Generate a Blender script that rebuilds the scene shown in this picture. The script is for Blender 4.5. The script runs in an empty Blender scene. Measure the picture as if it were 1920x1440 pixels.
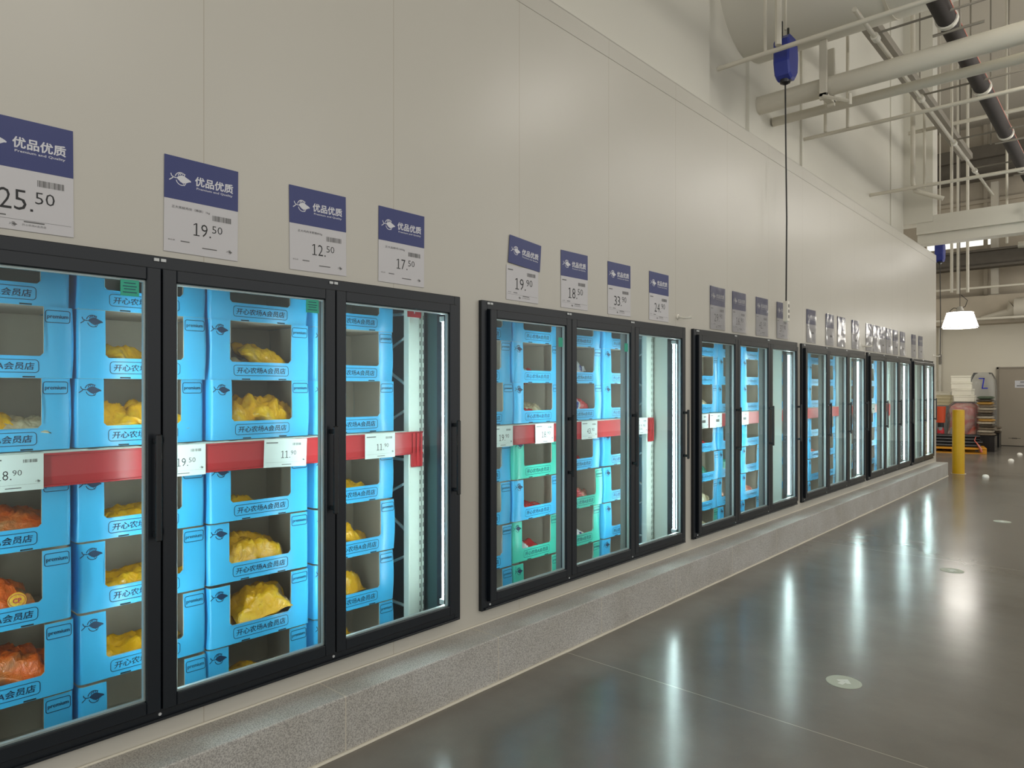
import bpy, math, random
from mathutils import Vector, Matrix, noise
PI = math.pi
sc = bpy.context.scene
COL = sc.collection
R = math.radians

# ------------------------------------------------------------------ materials
def lin(c):
    return tuple(((v/255)/12.92 if v/255 <= .04045 else ((v/255+.055)/1.055)**2.4) for v in c) + (1,)

class NT:
    def __init__(s, name):
        s.m = bpy.data.materials.new(name); s.m.use_nodes = True
        s.t = s.m.node_tree; s.t.nodes.clear()
        s.out = s.t.nodes.new('ShaderNodeOutputMaterial')
    def n(s, typ, **kw):
        nd = s.t.nodes.new(typ)
        for k, v in kw.items():
            if k.startswith('i_'): nd.inputs[k[2:].replace('_', ' ')].default_value = v
            else: setattr(nd, k, v)
        return nd
    def l(s, a, b): s.t.links.new(a, b)

def mat(name, col, rough=.5, metal=0, noise_amt=0, noise_scale=8, bump=0, bump_scale=60, spec=.5, trans=0, coat=0, emit=None, estr=0, alpha=1):
    s = NT(name); b = s.n('ShaderNodeBsdfPrincipled')
    c = lin(col)
    b.inputs['Base Color'].default_value = c
    b.inputs['Roughness'].default_value = rough
    b.inputs['Metallic'].default_value = metal
    b.inputs['Specular IOR Level'].default_value = spec
    b.inputs['Transmission Weight'].default_value = trans
    b.inputs['Coat Weight'].default_value = coat
    b.inputs['Coat Roughness'].default_value = .15
    b.inputs['Alpha'].default_value = alpha
    if emit:
        b.inputs['Emission Color'].default_value = lin(emit); b.inputs['Emission Strength'].default_value = estr
    if noise_amt or bump:
        g = s.n('ShaderNodeNewGeometry')
    if noise_amt:
        nz = s.n('ShaderNodeTexNoise'); nz.inputs['Scale'].default_value = noise_scale; nz.inputs['Detail'].default_value = 6
        s.l(g.outputs['Position'], nz.inputs['Vector'])
        mx = s.n('ShaderNodeMix', data_type='RGBA')
        mx.inputs['A'].default_value = tuple(max(0, v*(1-noise_amt)) for v in c[:3])+(1,)
        mx.inputs['B'].default_value = tuple(min(1, v*(1+noise_amt)) for v in c[:3])+(1,)
        s.l(nz.outputs['Fac'], mx.inputs['Factor']); s.l(mx.outputs['Result'], b.inputs['Base Color'])
    if bump:
        nb = s.n('ShaderNodeTexNoise'); nb.inputs['Scale'].default_value = bump_scale; nb.inputs['Detail'].default_value = 4
        s.l(g.outputs['Position'], nb.inputs['Vector'])
        bp = s.n('ShaderNodeBump'); bp.inputs['Strength'].default_value = bump; bp.inputs['Distance'].default_value = .01
        s.l(nb.outputs['Fac'], bp.inputs['Height']); s.l(bp.outputs['Normal'], b.inputs['Normal'])
    s.l(b.outputs[0], s.out.inputs[0])
    return s.m

def emis(name, col, strength):
    s = NT(name); e = s.n('ShaderNodeEmission'); e.inputs[0].default_value = lin(col); e.inputs[1].default_value = strength
    s.l(e.outputs[0], s.out.inputs[0]); return s.m

def clear_mat(name, tint=(235, 245, 242), refl=.06, rough=.0, gl=(255, 255, 255)):
    # thin clear sheet: straight transparency plus a Fresnel reflection
    s = NT(name)
    t = s.n('ShaderNodeBsdfTransparent'); t.inputs[0].default_value = lin(tint)
    g = s.n('ShaderNodeBsdfGlossy'); g.inputs['Roughness'].default_value = rough; g.inputs[0].default_value = lin(gl)
    f = s.n('ShaderNodeFresnel'); f.inputs[0].default_value = 1.45
    a = s.n('ShaderNodeMath', operation='MULTIPLY'); a.inputs[1].default_value = refl
    geo = s.n('ShaderNodeNewGeometry'); fr = s.n('ShaderNodeMath', operation='SUBTRACT'); fr.inputs[0].default_value = 1; s.l(geo.outputs['Backfacing'], fr.inputs[1])
    a0 = s.n('ShaderNodeMath', operation='MULTIPLY'); s.l(f.outputs[0], a0.inputs[0]); s.l(fr.outputs[0], a0.inputs[1])   # the reflection counts once per pane
    s.l(a0.outputs[0], a.inputs[0])
    m = s.n('ShaderNodeMixShader'); s.l(a.outputs[0], m.inputs[0]); s.l(t.outputs[0], m.inputs[1]); s.l(g.outputs[0], m.inputs[2])
    s.l(m.outputs[0], s.out.inputs[0]); return s.m

def sleeve_mat(nm='plastic_sleeve', dc=(222, 219, 219), dk=.2):
    # clear plastic, shiny skin; a white diffuse share paints in the glare haze
    s = NT(nm)
    t = s.n('ShaderNodeBsdfTransparent'); t.inputs[0].default_value = lin((250, 250, 250))
    d = s.n('ShaderNodeBsdfDiffuse'); d.inputs[0].default_value = lin(dc)
    m0 = s.n('ShaderNodeMixShader'); m0.inputs[0].default_value = dk; s.l(t.outputs[0], m0.inputs[1]); s.l(d.outputs[0], m0.inputs[2])
    g = s.n('ShaderNodeBsdfGlossy'); g.inputs['Roughness'].default_value = .16
    f = s.n('ShaderNodeFresnel'); f.inputs[0].default_value = 1.33
    m = s.n('ShaderNodeMixShader'); s.l(f.outputs[0], m.inputs[0]); s.l(m0.outputs[0], m.inputs[1]); s.l(g.outputs[0], m.inputs[2])
    s.l(m.outputs[0], s.out.inputs[0]); return s.m

def wall_panel_mat():
    s = NT('insulated_panel_paint'); b = s.n('ShaderNodeBsdfPrincipled')
    g = s.n('ShaderNodeNewGeometry'); sp = s.n('ShaderNodeSeparateXYZ'); s.l(g.outputs['Position'], sp.inputs[0])
    ad = s.n('ShaderNodeMath', operation='ADD'); ad.inputs[1].default_value = .962*24-1.243; s.l(sp.outputs['Y'], ad.inputs[0])
    dv = s.n('ShaderNodeMath', operation='DIVIDE'); dv.inputs[1].default_value = .962; s.l(ad.outputs[0], dv.inputs[0])
    fr = s.n('ShaderNodeMath', operation='FRACT'); s.l(dv.outputs[0], fr.inputs[0])
    lt = s.n('ShaderNodeMath', operation='LESS_THAN'); lt.inputs[1].default_value = .0045; s.l(fr.outputs[0], lt.inputs[0])
    nz = s.n('ShaderNodeTexNoise'); nz.inputs['Scale'].default_value = 1.1; nz.inputs['Detail'].default_value = 5; s.l(g.outputs['Position'], nz.inputs['Vector'])
    mx = s.n('ShaderNodeMix', data_type='RGBA'); mx.inputs['A'].default_value = lin((194, 190, 179)); mx.inputs['B'].default_value = lin((201, 197, 187)); s.l(nz.outputs['Fac'], mx.inputs['Factor'])
    m2 = s.n('ShaderNodeMix', data_type='RGBA'); s.l(mx.outputs['Result'], m2.inputs['A']); m2.inputs['B'].default_value = lin((180, 173, 159)); s.l(lt.outputs[0], m2.inputs['Factor'])
    s.l(m2.outputs['Result'], b.inputs['Base Color'])
    n2 = s.n('ShaderNodeTexNoise'); n2.inputs['Scale'].default_value = 1.6; n2.inputs['Detail'].default_value = 2; s.l(g.outputs['Position'], n2.inputs['Vector'])
    n3 = s.n('ShaderNodeTexNoise'); n3.inputs['Scale'].default_value = 300; s.l(g.outputs['Position'], n3.inputs['Vector'])
    ml = s.n('ShaderNodeMath', operation='MULTIPLY_ADD'); ml.inputs[1].default_value = .02; s.l(n3.outputs['Fac'], ml.inputs[0]); s.l(n2.outputs['Fac'], ml.inputs[2])
    sb = s.n('ShaderNodeMath', operation='SUBTRACT'); s.l(ml.outputs[0], sb.inputs[0]); s.l(lt.outputs[0], sb.inputs[1])
    bp = s.n('ShaderNodeBump'); bp.inputs['Strength'].default_value = .25; bp.inputs['Distance'].default_value = .010; s.l(sb.outputs[0], bp.inputs['Height']); s.l(bp.outputs[0], b.inputs['Normal'])
    b.inputs['Roughness'].default_value = .33; b.inputs['Specular IOR Level'].default_value = .45
    s.l(b.outputs[0], s.out.inputs[0]); return s.m

def floor_mat():
    s = NT('polished_concrete'); b = s.n('ShaderNodeBsdfPrincipled')
    g = s.n('ShaderNodeNewGeometry'); sp = s.n('ShaderNodeSeparateXYZ'); s.l(g.outputs['Position'], sp.inputs[0])
    n1 = s.n('ShaderNodeTexNoise'); n1.inputs['Scale'].default_value = .8; n1.inputs['Detail'].default_value = 7; n1.inputs['Roughness'].default_value = .6; s.l(g.outputs['Position'], n1.inputs['Vector'])
    cr = s.n('ShaderNodeValToRGB'); s.l(n1.outputs['Fac'], cr.inputs[0])
    cr.color_ramp.elements[0].position = .3; cr.color_ramp.elements[0].color = lin((104, 100, 94))
    cr.color_ramp.elements[1].position = .75; cr.color_ramp.elements[1].color = lin((130, 126, 118))
    n2 = s.n('ShaderNodeTexNoise'); n2.inputs['Scale'].default_value = 140; n2.inputs['Detail'].default_value = 3; s.l(g.outputs['Position'], n2.inputs['Vector'])
    c2 = s.n('ShaderNodeValToRGB'); s.l(n2.outputs['Fac'], c2.inputs[0])
    c2.color_ramp.elements[0].position = .66; c2.color_ramp.elements[0].color = (0, 0, 0, 1)
    c2.color_ramp.elements[1].position = .74; c2.color_ramp.elements[1].color = (.5, .5, .5, 1)
    m1 = s.n('ShaderNodeMix', data_type='RGBA'); s.l(c2.outputs[0], m1.inputs['Factor']); s.l(cr.outputs[0], m1.inputs['A']); m1.inputs['B'].default_value = lin((150, 144, 132))
    # saw-cut joints across the aisle
    ad = s.n('ShaderNodeMath', operation='ADD'); ad.inputs[1].default_value = 41.8-3.345; s.l(sp.outputs['Y'], ad.inputs[0])
    dv = s.n('ShaderNodeMath', operation='DIVIDE'); dv.inputs[1].default_value = 4.18; s.l(ad.outputs[0], dv.inputs[0])
    fr = s.n('ShaderNodeMath', operation='FRACT'); s.l(dv.outputs[0], fr.inputs[0])
    lt = s.n('ShaderNodeMath', operation='LESS_THAN'); lt.inputs[1].default_value = .0012; s.l(fr.outputs[0], lt.inputs[0])
    m2 = s.n('ShaderNodeMix', data_type='RGBA'); s.l(lt.outputs[0], m2.inputs['Factor']); s.l(m1.outputs['Result'], m2.inputs['A']); m2.inputs['B'].default_value = lin((168, 162, 150))
    s.l(m2.outputs['Result'], b.inputs['Base Color'])
    rr = s.n('ShaderNodeMapRange'); rr.inputs['To Min'].default_value = .16; rr.inputs['To Max'].default_value = .24; s.l(n1.outputs['Fac'], rr.inputs['Value']); s.l(rr.outputs[0], b.inputs['Roughness'])
    b.inputs['Specular IOR Level'].default_value = .55
    n4 = s.n('ShaderNodeTexNoise'); n4.inputs['Scale'].default_value = 2.5; s.l(g.outputs['Position'], n4.inputs['Vector'])
    bp = s.n('ShaderNodeBump'); bp.inputs['Strength'].default_value = .06; bp.inputs['Distance'].default_value = .006; s.l(n4.outputs['Fac'], bp.inputs['Height']); s.l(bp.outputs[0], b.inputs['Normal'])
    s.l(b.outputs[0], s.out.inputs[0]); return s.m

def granite_mat(name, base, dark, joint_side=True):
    s = NT(name); b = s.n('ShaderNodeBsdfPrincipled')
    g = s.n('ShaderNodeNewGeometry'); sp = s.n('ShaderNodeSeparateXYZ'); s.l(g.outputs['Position'], sp.inputs[0])
    n1 = s.n('ShaderNodeTexNoise'); n1.inputs['Scale'].default_value = 170; n1.inputs['Detail'].default_value = 3; s.l(g.outputs['Position'], n1.inputs['Vector'])
    cr = s.n('ShaderNodeValToRGB'); s.l(n1.outputs['Fac'], cr.inputs[0])
    cr.color_ramp.elements[0].position = .36; cr.color_ramp.elements[0].color = lin(dark)
    cr.color_ramp.elements[1].position = .6; cr.color_ramp.elements[1].color = lin(base)
    n2 = s.n('ShaderNodeTexNoise'); n2.inputs['Scale'].default_value = 2.2; n2.inputs['Detail'].default_value = 6; s.l(g.outputs['Position'], n2.inputs['Vector'])
    c2 = s.n('ShaderNodeValToRGB'); s.l(n2.outputs['Fac'], c2.inputs[0])
    c2.color_ramp.elements[0].position = .35; c2.color_ramp.elements[0].color = (.82, .8, .76, 1); c2.color_ramp.elements[1].position = .65; c2.color_ramp.elements[1].color = (1, 1, 1, 1)
    mm = s.n('ShaderNodeMix', data_type='RGBA', blend_type='MULTIPLY'); mm.inputs['Factor'].default_value = 1; s.l(cr.outputs[0], mm.inputs['A']); s.l(c2.outputs[0], mm.inputs['B'])
    ad = s.n('ShaderNodeMath', operation='ADD'); ad.inputs[1].default_value = 19.6-1.77; s.l(sp.outputs['Y'], ad.inputs[0])
    dv = s.n('ShaderNodeMath', operation='DIVIDE'); dv.inputs[1].default_value = .98; s.l(ad.outputs[0], dv.inputs[0])
    fr = s.n('ShaderNodeMath', operation='FRACT'); s.l(dv.outputs[0], fr.inputs[0])
    lt = s.n('ShaderNodeMath', operation='LESS_THAN'); lt.inputs[1].default_value = .006; s.l(fr.outputs[0], lt.inputs[0])
    m2 = s.n('ShaderNodeMix', data_type='RGBA'); s.l(lt.outputs[0], m2.inputs['Factor']); s.l(mm.outputs['Result'], m2.inputs['A']); m2.inputs['B'].default_value = lin((200, 193, 178))
    s.l(m2.outputs['Result'], b.inputs['Base Color']); b.inputs['Roughness'].default_value = .6
    s.l(b.outputs[0], s.out.inputs[0]); return s.m

def bag_mat(name, c1, c2, c3, scale=9, rough=.22, c_pos=(.42, .6)):
    s = NT(name); b = s.n('ShaderNodeBsdfPrincipled'); tc = s.n('ShaderNodeTexCoord')
    n1 = s.n('ShaderNodeTexNoise'); n1.inputs['Scale'].default_value = scale; n1.inputs['Detail'].default_value = 2; s.l(tc.outputs['Object'], n1.inputs['Vector'])
    cr = s.n('ShaderNodeValToRGB'); cr.color_ramp.interpolation = 'EASE'; s.l(n1.outputs['Fac'], cr.inputs[0])
    e = cr.color_ramp.elements; e[0].position = c_pos[0]; e[0].color = lin(c1); e[1].position = c_pos[1]; e[1].color = lin(c2)
    e3 = e.new(.72); e3.color = lin(c3)
    s.l(cr.outputs[0], b.inputs['Base Color'])
    n2 = s.n('ShaderNodeTexNoise'); n2.inputs['Scale'].default_value = 26; n2.inputs['Detail'].default_value = 3; n2.inputs['Distortion'].default_value = 1.2; s.l(tc.outputs['Object'], n2.inputs['Vector'])
    bp = s.n('ShaderNodeBump'); bp.inputs['Strength'].default_value = .7; bp.inputs['Distance'].default_value = .012; s.l(n2.outputs['Fac'], bp.inputs['Height']); s.l(bp.outputs[0], b.inputs['Normal'])
    b.inputs['Roughness'].default_value = rough; b.inputs['Coat Weight'].default_value = .3; b.inputs['Coat Roughness'].default_value = .1
    s.l(b.outputs[0], s.out.inputs[0]); return s.m

M = dict(
    wall=wall_panel_mat(), floor=floor_mat(),
    kerb=granite_mat('kerb_granite', (206, 204, 199), (156, 153, 150)),
    caulk=mat('white_caulk', (214, 208, 192), .7),
    upper=mat('upper_wall_paint', (222, 219, 208), .6, noise_amt=.03, noise_scale=.8),
    backwall=mat('back_wall_paint', (226, 220, 204), .6, noise_amt=.03, noise_scale=1),
    conc=mat('rough_concrete', (184, 174, 157), .8, noise_amt=.22, noise_scale=1.6, bump=.3, bump_scale=12),
    ceil=mat('ceiling_paint', (196, 190, 178), .8),
    pipe=mat('white_pipe_paint', (214, 209, 195), .4, noise_amt=.05, noise_scale=3),
    steel=mat('painted_steel', (190, 184, 170), .5, noise_amt=.06, noise_scale=4),
    dsteel=mat('dark_steel', (92, 86, 77), .6, noise_amt=.2, noise_scale=5),
    rubber=mat('black_pipe_insulation', (58, 52, 50), .85, noise_amt=.15, noise_scale=9),
    greyband=mat('grey_tray_steel', (140, 134, 123), .6),
    frame=mat('black_anodised_frame', (11, 19, 27), .36, noise_amt=.1, noise_scale=3),
    mull=mat('grey_mullion', (112, 116, 113), .45),
    gasket=mat('black_gasket', (12, 13, 15), .7),
    handle=mat('black_handle', (18, 19, 21), .35),
    cap=mat('white_hinge_cap', (205, 208, 208), .4),
    spacer=mat('aluminium_spacer', (196, 205, 205), .35, metal=.5),
    glass=clear_mat('clear_glass', (251, 254, 253), .55),
    sleeve=sleeve_mat(),
    inner=mat('freezer_inner_panel', (120, 142, 142), .5, noise_amt=.08, noise_scale=3),
    tealp=mat('dark_teal_panel', (44, 76, 80), .5),
    innerfloor=mat('freezer_inner_floor', (70, 80, 80), .6),
    rack=mat('white_rack_steel', (205, 212, 204), .4),
    slot=mat('dark_slot', (30, 34, 34), .8),
    red=mat('red_price_rail', (176, 38, 44), .32, noise_amt=.06, noise_scale=6),
    led=emis('led_light', (226, 246, 248), 44),
    ledbody=mat('led_housing', (210, 215, 215), .4),
    blue=mat('blue_box_print', (66, 182, 238), .3, noise_amt=.04, noise_scale=5, coat=.2),
    green=mat('green_box_print', (70, 200, 178), .3, noise_amt=.04, noise_scale=5, coat=.2),
    kraft=mat('grey_cardboard', (196, 184, 168), .8, noise_amt=.06, noise_scale=20),
    ink=mat('dark_blue_ink', (14, 52, 88), .5),
    black=mat('black_ink', (36, 36, 38), .6),
    greyink=mat('grey_ink', (100, 99, 98), .7),
    navy=mat('navy_sign_print', (42, 52, 112), .35),
    white=mat('white_sign_print', (214, 214, 218), .4),
    paper=mat('white_paper_card', (202, 200, 202), .42),
    tagpaper=mat('white_tag_paper', (226, 232, 230), .5),
    teal=mat('teal_sticker', (46, 170, 140), .5),
    yel=mat('yellow_paint', (214, 168, 14), .42, noise_amt=.08, noise_scale=5),
    reel=mat('blue_reel_plastic', (44, 58, 150), .35),
    cable=mat('black_cable', (26, 25, 24), .5),
    socket=mat('white_socket_plastic', (232, 228, 216), .35),
    gsocket=mat('grey_socket_plastic', (130, 126, 118), .5),
    lamp=emis('lamp_refractor', (255, 250, 240), 13),
    lampmetal=mat('lamp_housing', (178, 174, 164), .4, metal=.3),
    doorp=mat('grey_door_paint', (160, 150, 134), .5, noise_amt=.05, noise_scale=2),
    doorf=mat('door_frame_paint', (140, 131, 117), .5),
    tile=mat('brown_wall_tile', (120, 110, 99), .5, noise_amt=.2, noise_scale=14),
    skyp=emis('bright_opening', (240, 240, 228), 1.2),
    disc=mat('pale_floor_sticker', (186, 192, 176), .5),
    discg=mat('white_arrow_print', (226, 230, 222), .5),
    stud=mat('white_dome_plastic', (250, 248, 240), .3),
    pallet=mat('yellow_pallet_paint', (206, 140, 22), .6, noise_amt=.15, noise_scale=6),
    blackplastic=mat('black_plastic_tube', (34, 33, 34), .28),
    styro=mat('white_foam', (232, 228, 212), .7, noise_amt=.03),
    cream=mat('cream_foam', (214, 203, 168), .7, noise_amt=.06),
    wrap=bag_mat('wrapped_goods', (196, 84, 66), (206, 150, 132), (226, 214, 204), 5, .2),
    orangep=mat('orange_plastic', (198, 74, 36), .4),
    redp=mat('red_paint', (178, 28, 36), .4),
    greyp=mat('grey_plastic', (132, 134, 134), .5),
    film=sleeve_mat('clear_film', (222, 228, 232), .14),
    bluetape=mat('blue_tape', (36, 46, 190), .4),
    b_yellow=bag_mat('yellow_bag', (226, 166, 14), (236, 184, 30), (196, 168, 130), 7, .22, (.5, .62)),
    b_orange=bag_mat('orange_bag', (214, 92, 22), (206, 104, 40), (150, 110, 70), 11, .2, (.42, .52)),
    b_red=bag_mat('red_bag', (176, 24, 30), (196, 50, 46), (214, 190, 176), 16, .22, (.45, .6)),
    b_white=bag_mat('white_blue_bag', (40, 60, 150), (214, 216, 222), (226, 226, 230), 8, .2, (.4, .46)),
    b_beige=bag_mat('beige_bag', (178, 160, 128), (206, 196, 168), (226, 222, 206), 9, .22),
    b_teal=bag_mat('teal_bag', (40, 140, 120), (60, 160, 140), (190, 200, 180), 8, .22),
    b_pink=bag_mat('pink_bag', (176, 92, 78), (214, 150, 130), (226, 214, 200), 10, .22),
    s_dark=mat('dark_sack', (74, 66, 56), .4, noise_amt=.5, noise_scale=22, bump=.5, bump_scale=30),
    s_pale=mat('pale_sack', (176, 166, 148), .35, noise_amt=.35, noise_scale=22, bump=.5, bump_scale=30),
    s_green=mat('green_sack', (78, 92, 74), .4, noise_amt=.4, noise_scale=22, bump=.5, bump_scale=30),
    s_ochre=mat('ochre_sack', (178, 136, 66), .4, noise_amt=.3, noise_scale=22, bump=.5, bump_scale=30),
    s_mix=mat('mottled_sack', (120, 108, 92), .4, noise_amt=.5, noise_scale=28, bump=.5, bump_scale=30),
)

# ------------------------------------------------------------------ mesh helpers
class MB:
    def __init__(s): s.v = []; s.f = []; s.mi = []
    def add(s, vs, fs, m=0):
        o = len(s.v); s.v += [tuple(v) for v in vs]
        s.f += [tuple(i+o for i in f) for f in fs]; s.mi += [m]*len(fs); return s
    def box(s, x0, x1, y0, y1, z0, z1, m=0, T=None):
        vs = [Vector((x, y, z)) for x in (x0, x1) for y in (y0, y1) for z in (z0, z1)]
        if T: vs = [T @ v for v in vs]
        return s.add(vs, [(0, 1, 3, 2), (4, 6, 7, 5), (0, 4, 5, 1), (2, 3, 7, 6), (0, 2, 6, 4), (1, 5, 7, 3)], m)
    def rbox(s, x0, x1, y0, y1, z0, z1, r=.004, m=0, T=None):
        # box with chamfered edges
        vs = []; idx = {}
        for ix, x in ((0, x0), (1, x1)):
            for iy, y in ((0, y0), (1, y1)):
                for iz, z in ((0, z0), (1, z1)):
                    dx = r if ix == 0 else -r; dy = r if iy == 0 else -r; dz = r if iz == 0 else -r
                    for k, p in enumerate(((x, y+dy, z+dz), (x+dx, y, z+dz), (x+dx, y+dy, z))):
                        idx[(ix, iy, iz, k)] = len(vs); vs.append(Vector(p))
        if T: vs = [T @ v for v in vs]
        fs = []
        for a in (0, 1):
            q = [(a, 0, 0, 0), (a, 1, 0, 0), (a, 1, 1, 0), (a, 0, 1, 0)]; fs.append([idx[t] for t in (q if a else q[::-1])])
            q = [(0, a, 0, 1), (1, a, 0, 1), (1, a, 1, 1), (0, a, 1, 1)]; fs.append([idx[t] for t in (q[::-1] if a else q)])
            q = [(0, 0, a, 2), (1, 0, a, 2), (1, 1, a, 2), (0, 1, a, 2)]; fs.append([idx[t] for t in (q if a else q[::-1])])
        for a in (0, 1):
            for b in (0, 1):
                fs.append([idx[(0, a, b, 1)], idx[(1, a, b, 1)], idx[(1, a, b, 2)], idx[(0, a, b, 2)]])
                fs.append([idx[(a, 0, b, 0)], idx[(a, 1, b, 0)], idx[(a, 1, b, 2)], idx[(a, 0, b, 2)]])
                fs.append([idx[(a, b, 0, 0)], idx[(a, b, 1, 0)], idx[(a, b, 1, 1)], idx[(a, b, 0, 1)]])
        for a in (0, 1):
            for b in (0, 1):
                for c in (0, 1): fs.append([idx[(a, b, c, k)] for k in (0, 1, 2)])
        return s.add(vs, fs, m)
    def path(s, pts, r, n=10, m=0, caps=True):
        pts = [Vector(p) for p in pts]; rs = r if isinstance(r, (list, tuple)) else [r]*len(pts)
        vs = []; fs = []; up = None
        for i, p in enumerate(pts):
            d = (pts[min(i+1, len(pts)-1)]-pts[max(i-1, 0)]).normalized()
            if up is None: up = Vector((0, 0, 1)) if abs(d.z) < .9 else Vector((1, 0, 0))
            a = d.cross(up).normalized(); b = a.cross(d).normalized(); up = b
            for k in range(n):
                t = 2*PI*k/n; vs.append(p+(a*math.cos(t)+b*math.sin(t))*rs[i])
        for i in range(len(pts)-1):
            for k in range(n):
                k2 = (k+1) % n; fs.append((i*n+k, i*n+k2, (i+1)*n+k2, (i+1)*n+k))
        if caps: fs.append(tuple(range(n))[::-1]); fs.append(tuple((len(pts)-1)*n+k for k in range(n)))
        return s.add(vs, fs, m)
    def lathe(s, prof, n=24, m=0, c=(0, 0, 0)):
        vs = []; fs = []
        for r_, z in prof:
            for k in range(n): vs.append((c[0]+r_*math.cos(2*PI*k/n), c[1]+r_*math.sin(2*PI*k/n), c[2]+z))
        for i in range(len(prof)-1):
            for k in range(n): k2 = (k+1) % n; fs.append((i*n+k, i*n+k2, (i+1)*n+k2, (i+1)*n+k))
        return s.add(vs, fs, m)
    def poly(s, pts2, x, m=0):
        # flat polygon on a plane facing +X, points given as (y, z)
        return s.add([(x, p[0], p[1]) for p in pts2], [tuple(range(len(pts2)))], m)
    def stroke(s, pts2, w, x, m=0, closed=False):
        n = len(pts2); P = [Vector((p[0], p[1])) for p in pts2]; vs = []; fs = []
        for i in range(n):
            a = P[(i-1) % n] if (closed or i > 0) else P[i]; b = P[(i+1) % n] if (closed or i < n-1) else P[i]
            d = (b-a).normalized(); nn = Vector((-d.y, d.x))*w/2
            vs += [(x, P[i].x+nn.x, P[i].y+nn.y), (x, P[i].x-nn.x, P[i].y-nn.y)]
        for i in range(n if closed else n-1):
            j = (i+1) % n; fs.append((2*i, 2*i+1, 2*j+1, 2*j))
        return s.add(vs, fs, m)
    def mesh(s, name, mats, smooth=None):
        me = bpy.data.meshes.new(name); me.from_pydata(s.v, [], s.f)
        for m_ in (mats if isinstance(mats, (list, tuple)) else [mats]): me.materials.append(m_)
        me.polygons.foreach_set('material_index', s.mi)
        if smooth is not None:
            me.polygons.foreach_set('use_smooth', [True]*len(me.polygons))
            if smooth < 3: me.set_sharp_from_angle(angle=smooth)
        me.update(); return me
    def build(s, name, mats, parent=None, smooth=None, loc=None):
        return link(name, s.mesh(name, mats, smooth), parent, loc)

def link(name, data, parent=None, loc=None):
    o = bpy.data.objects.new(name, data); COL.objects.link(o)
    if parent: o.parent = parent
    if loc: o.location = loc
    return o
def tag(o, label=None, cat=None, group=None, kind=None):
    for k, v in (('label', label), ('category', cat), ('group', group), ('kind', kind)):
        if v: o[k] = v
    return o
def root(name, label, cat, loc=(0, 0, 0), rot=(0, 0, 0), group=None):
    o = bpy.data.objects.new(name, None); COL.objects.link(o); o.empty_display_size = .05
    o.location = loc; o.rotation_euler = rot; return tag(o, label, cat, group)
def struct(o): o['kind'] = 'structure'; return o
def rrect(cy, cz, w, h, r, n=4):
    pts = []
    for sx, sz, a0 in ((1, 1, 0), (-1, 1, 90), (-1, -1, 180), (1, -1, 270)):
        for k in range(n+1):
            a = R(a0+90*k/n); pts.append((cy+sx*(w/2-r)+r*math.cos(a), cz+sz*(h/2-r)+r*math.sin(a)))
    return pts

_tc = {}
def text_raw(txt, off=0.0):
    key = (txt, off)
    if key not in _tc:
        cu = bpy.data.curves.new('t', 'FONT'); cu.body = txt; cu.size = 1; cu.align_x = 'CENTER'; cu.resolution_u = 2; cu.offset = off; cu.fill_mode = 'FRONT'
        ob = bpy.data.objects.new('t', cu); COL.objects.link(ob)
        dg = bpy.context.evaluated_depsgraph_get(); me = bpy.data.meshes.new_from_object(ob.evaluated_get(dg))
        _tc[key] = ([tuple(v.co) for v in me.vertices], [tuple(p.vertices) for p in me.polygons])
        bpy.data.objects.remove(ob); bpy.data.curves.remove(cu); bpy.data.meshes.remove(me)
    return _tc[key]
def text(mb, txt, cy, cz, x, w=None, h=.02, m=0, off=0.0, slant=0):
    # lettering on a plane facing +X, centred at (cy, cz), cap height about h, total width w
    vs, fs = text_raw(txt, off)
    if not vs: return
    xs = [v[0] for v in vs]; ys = [v[1] for v in vs]
    x0, x1, y0, y1 = min(xs), max(xs), min(ys), max(ys)
    sy = h/max(1e-6, y1-y0); sx = (w/max(1e-6, x1-x0)) if w else sy
    mb.add([(x, cy+(v[0]-(x0+x1)/2)*sx+slant*(v[1]-(y0+y1)/2)*sy, cz+(v[1]-(y0+y1)/2)*sy) for v in vs], fs, m)

def fish(mb, cy, cz, w, x, m=0):
    # round-bodied fish emblem, nose to the right, forked tail to the left
    k = w/2.0
    P = lambda a, b: (cy+a*k, cz+b*k)
    body = [P(-.35, .02), P(-.15, .22), P(.15, .34), P(.35, .3), P(.6, .16), P(.82, .06), P(.98, -.06), P(.95, -.14), P(.8, -.16), P(.55, -.3), P(.25, -.4), P(0, -.28), P(-.2, -.1)]
    mb.poly(body[::-1], x, m)
    arc = [P(.05+.52*math.cos(R(a)), .0+.56*math.sin(R(a))) for a in range(165, 40, -14)]
    mb.stroke(arc, .08*k, x, m)
    arc = [P(.12+.5*math.cos(R(a)), -.04+.54*math.sin(R(a))) for a in range(195, 312, 13)]
    mb.stroke(arc, .075*k, x, m)
    for a, b in (((-.2, .26), (-.05, .5)), ((0, .34), (.08, .54)), ((.2, .38), (.24, .54)), ((.36, .3), (.42, .5))): mb.stroke([P(*a), P(*b)], .075*k, x, m)
    mb.stroke([P(-.35, .0), P(-.62, .04), P(-.78, .14), P(-.84, .34)], .085*k, x, m)
    mb.stroke([P(-.62, .04), P(-.74, -.1), P(-.98, -.28)], .085*k, x, m)
    mb.stroke([P(.3, -.42), P(.36, -.58), P(.5, -.34)], .075*k, x, m)

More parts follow.
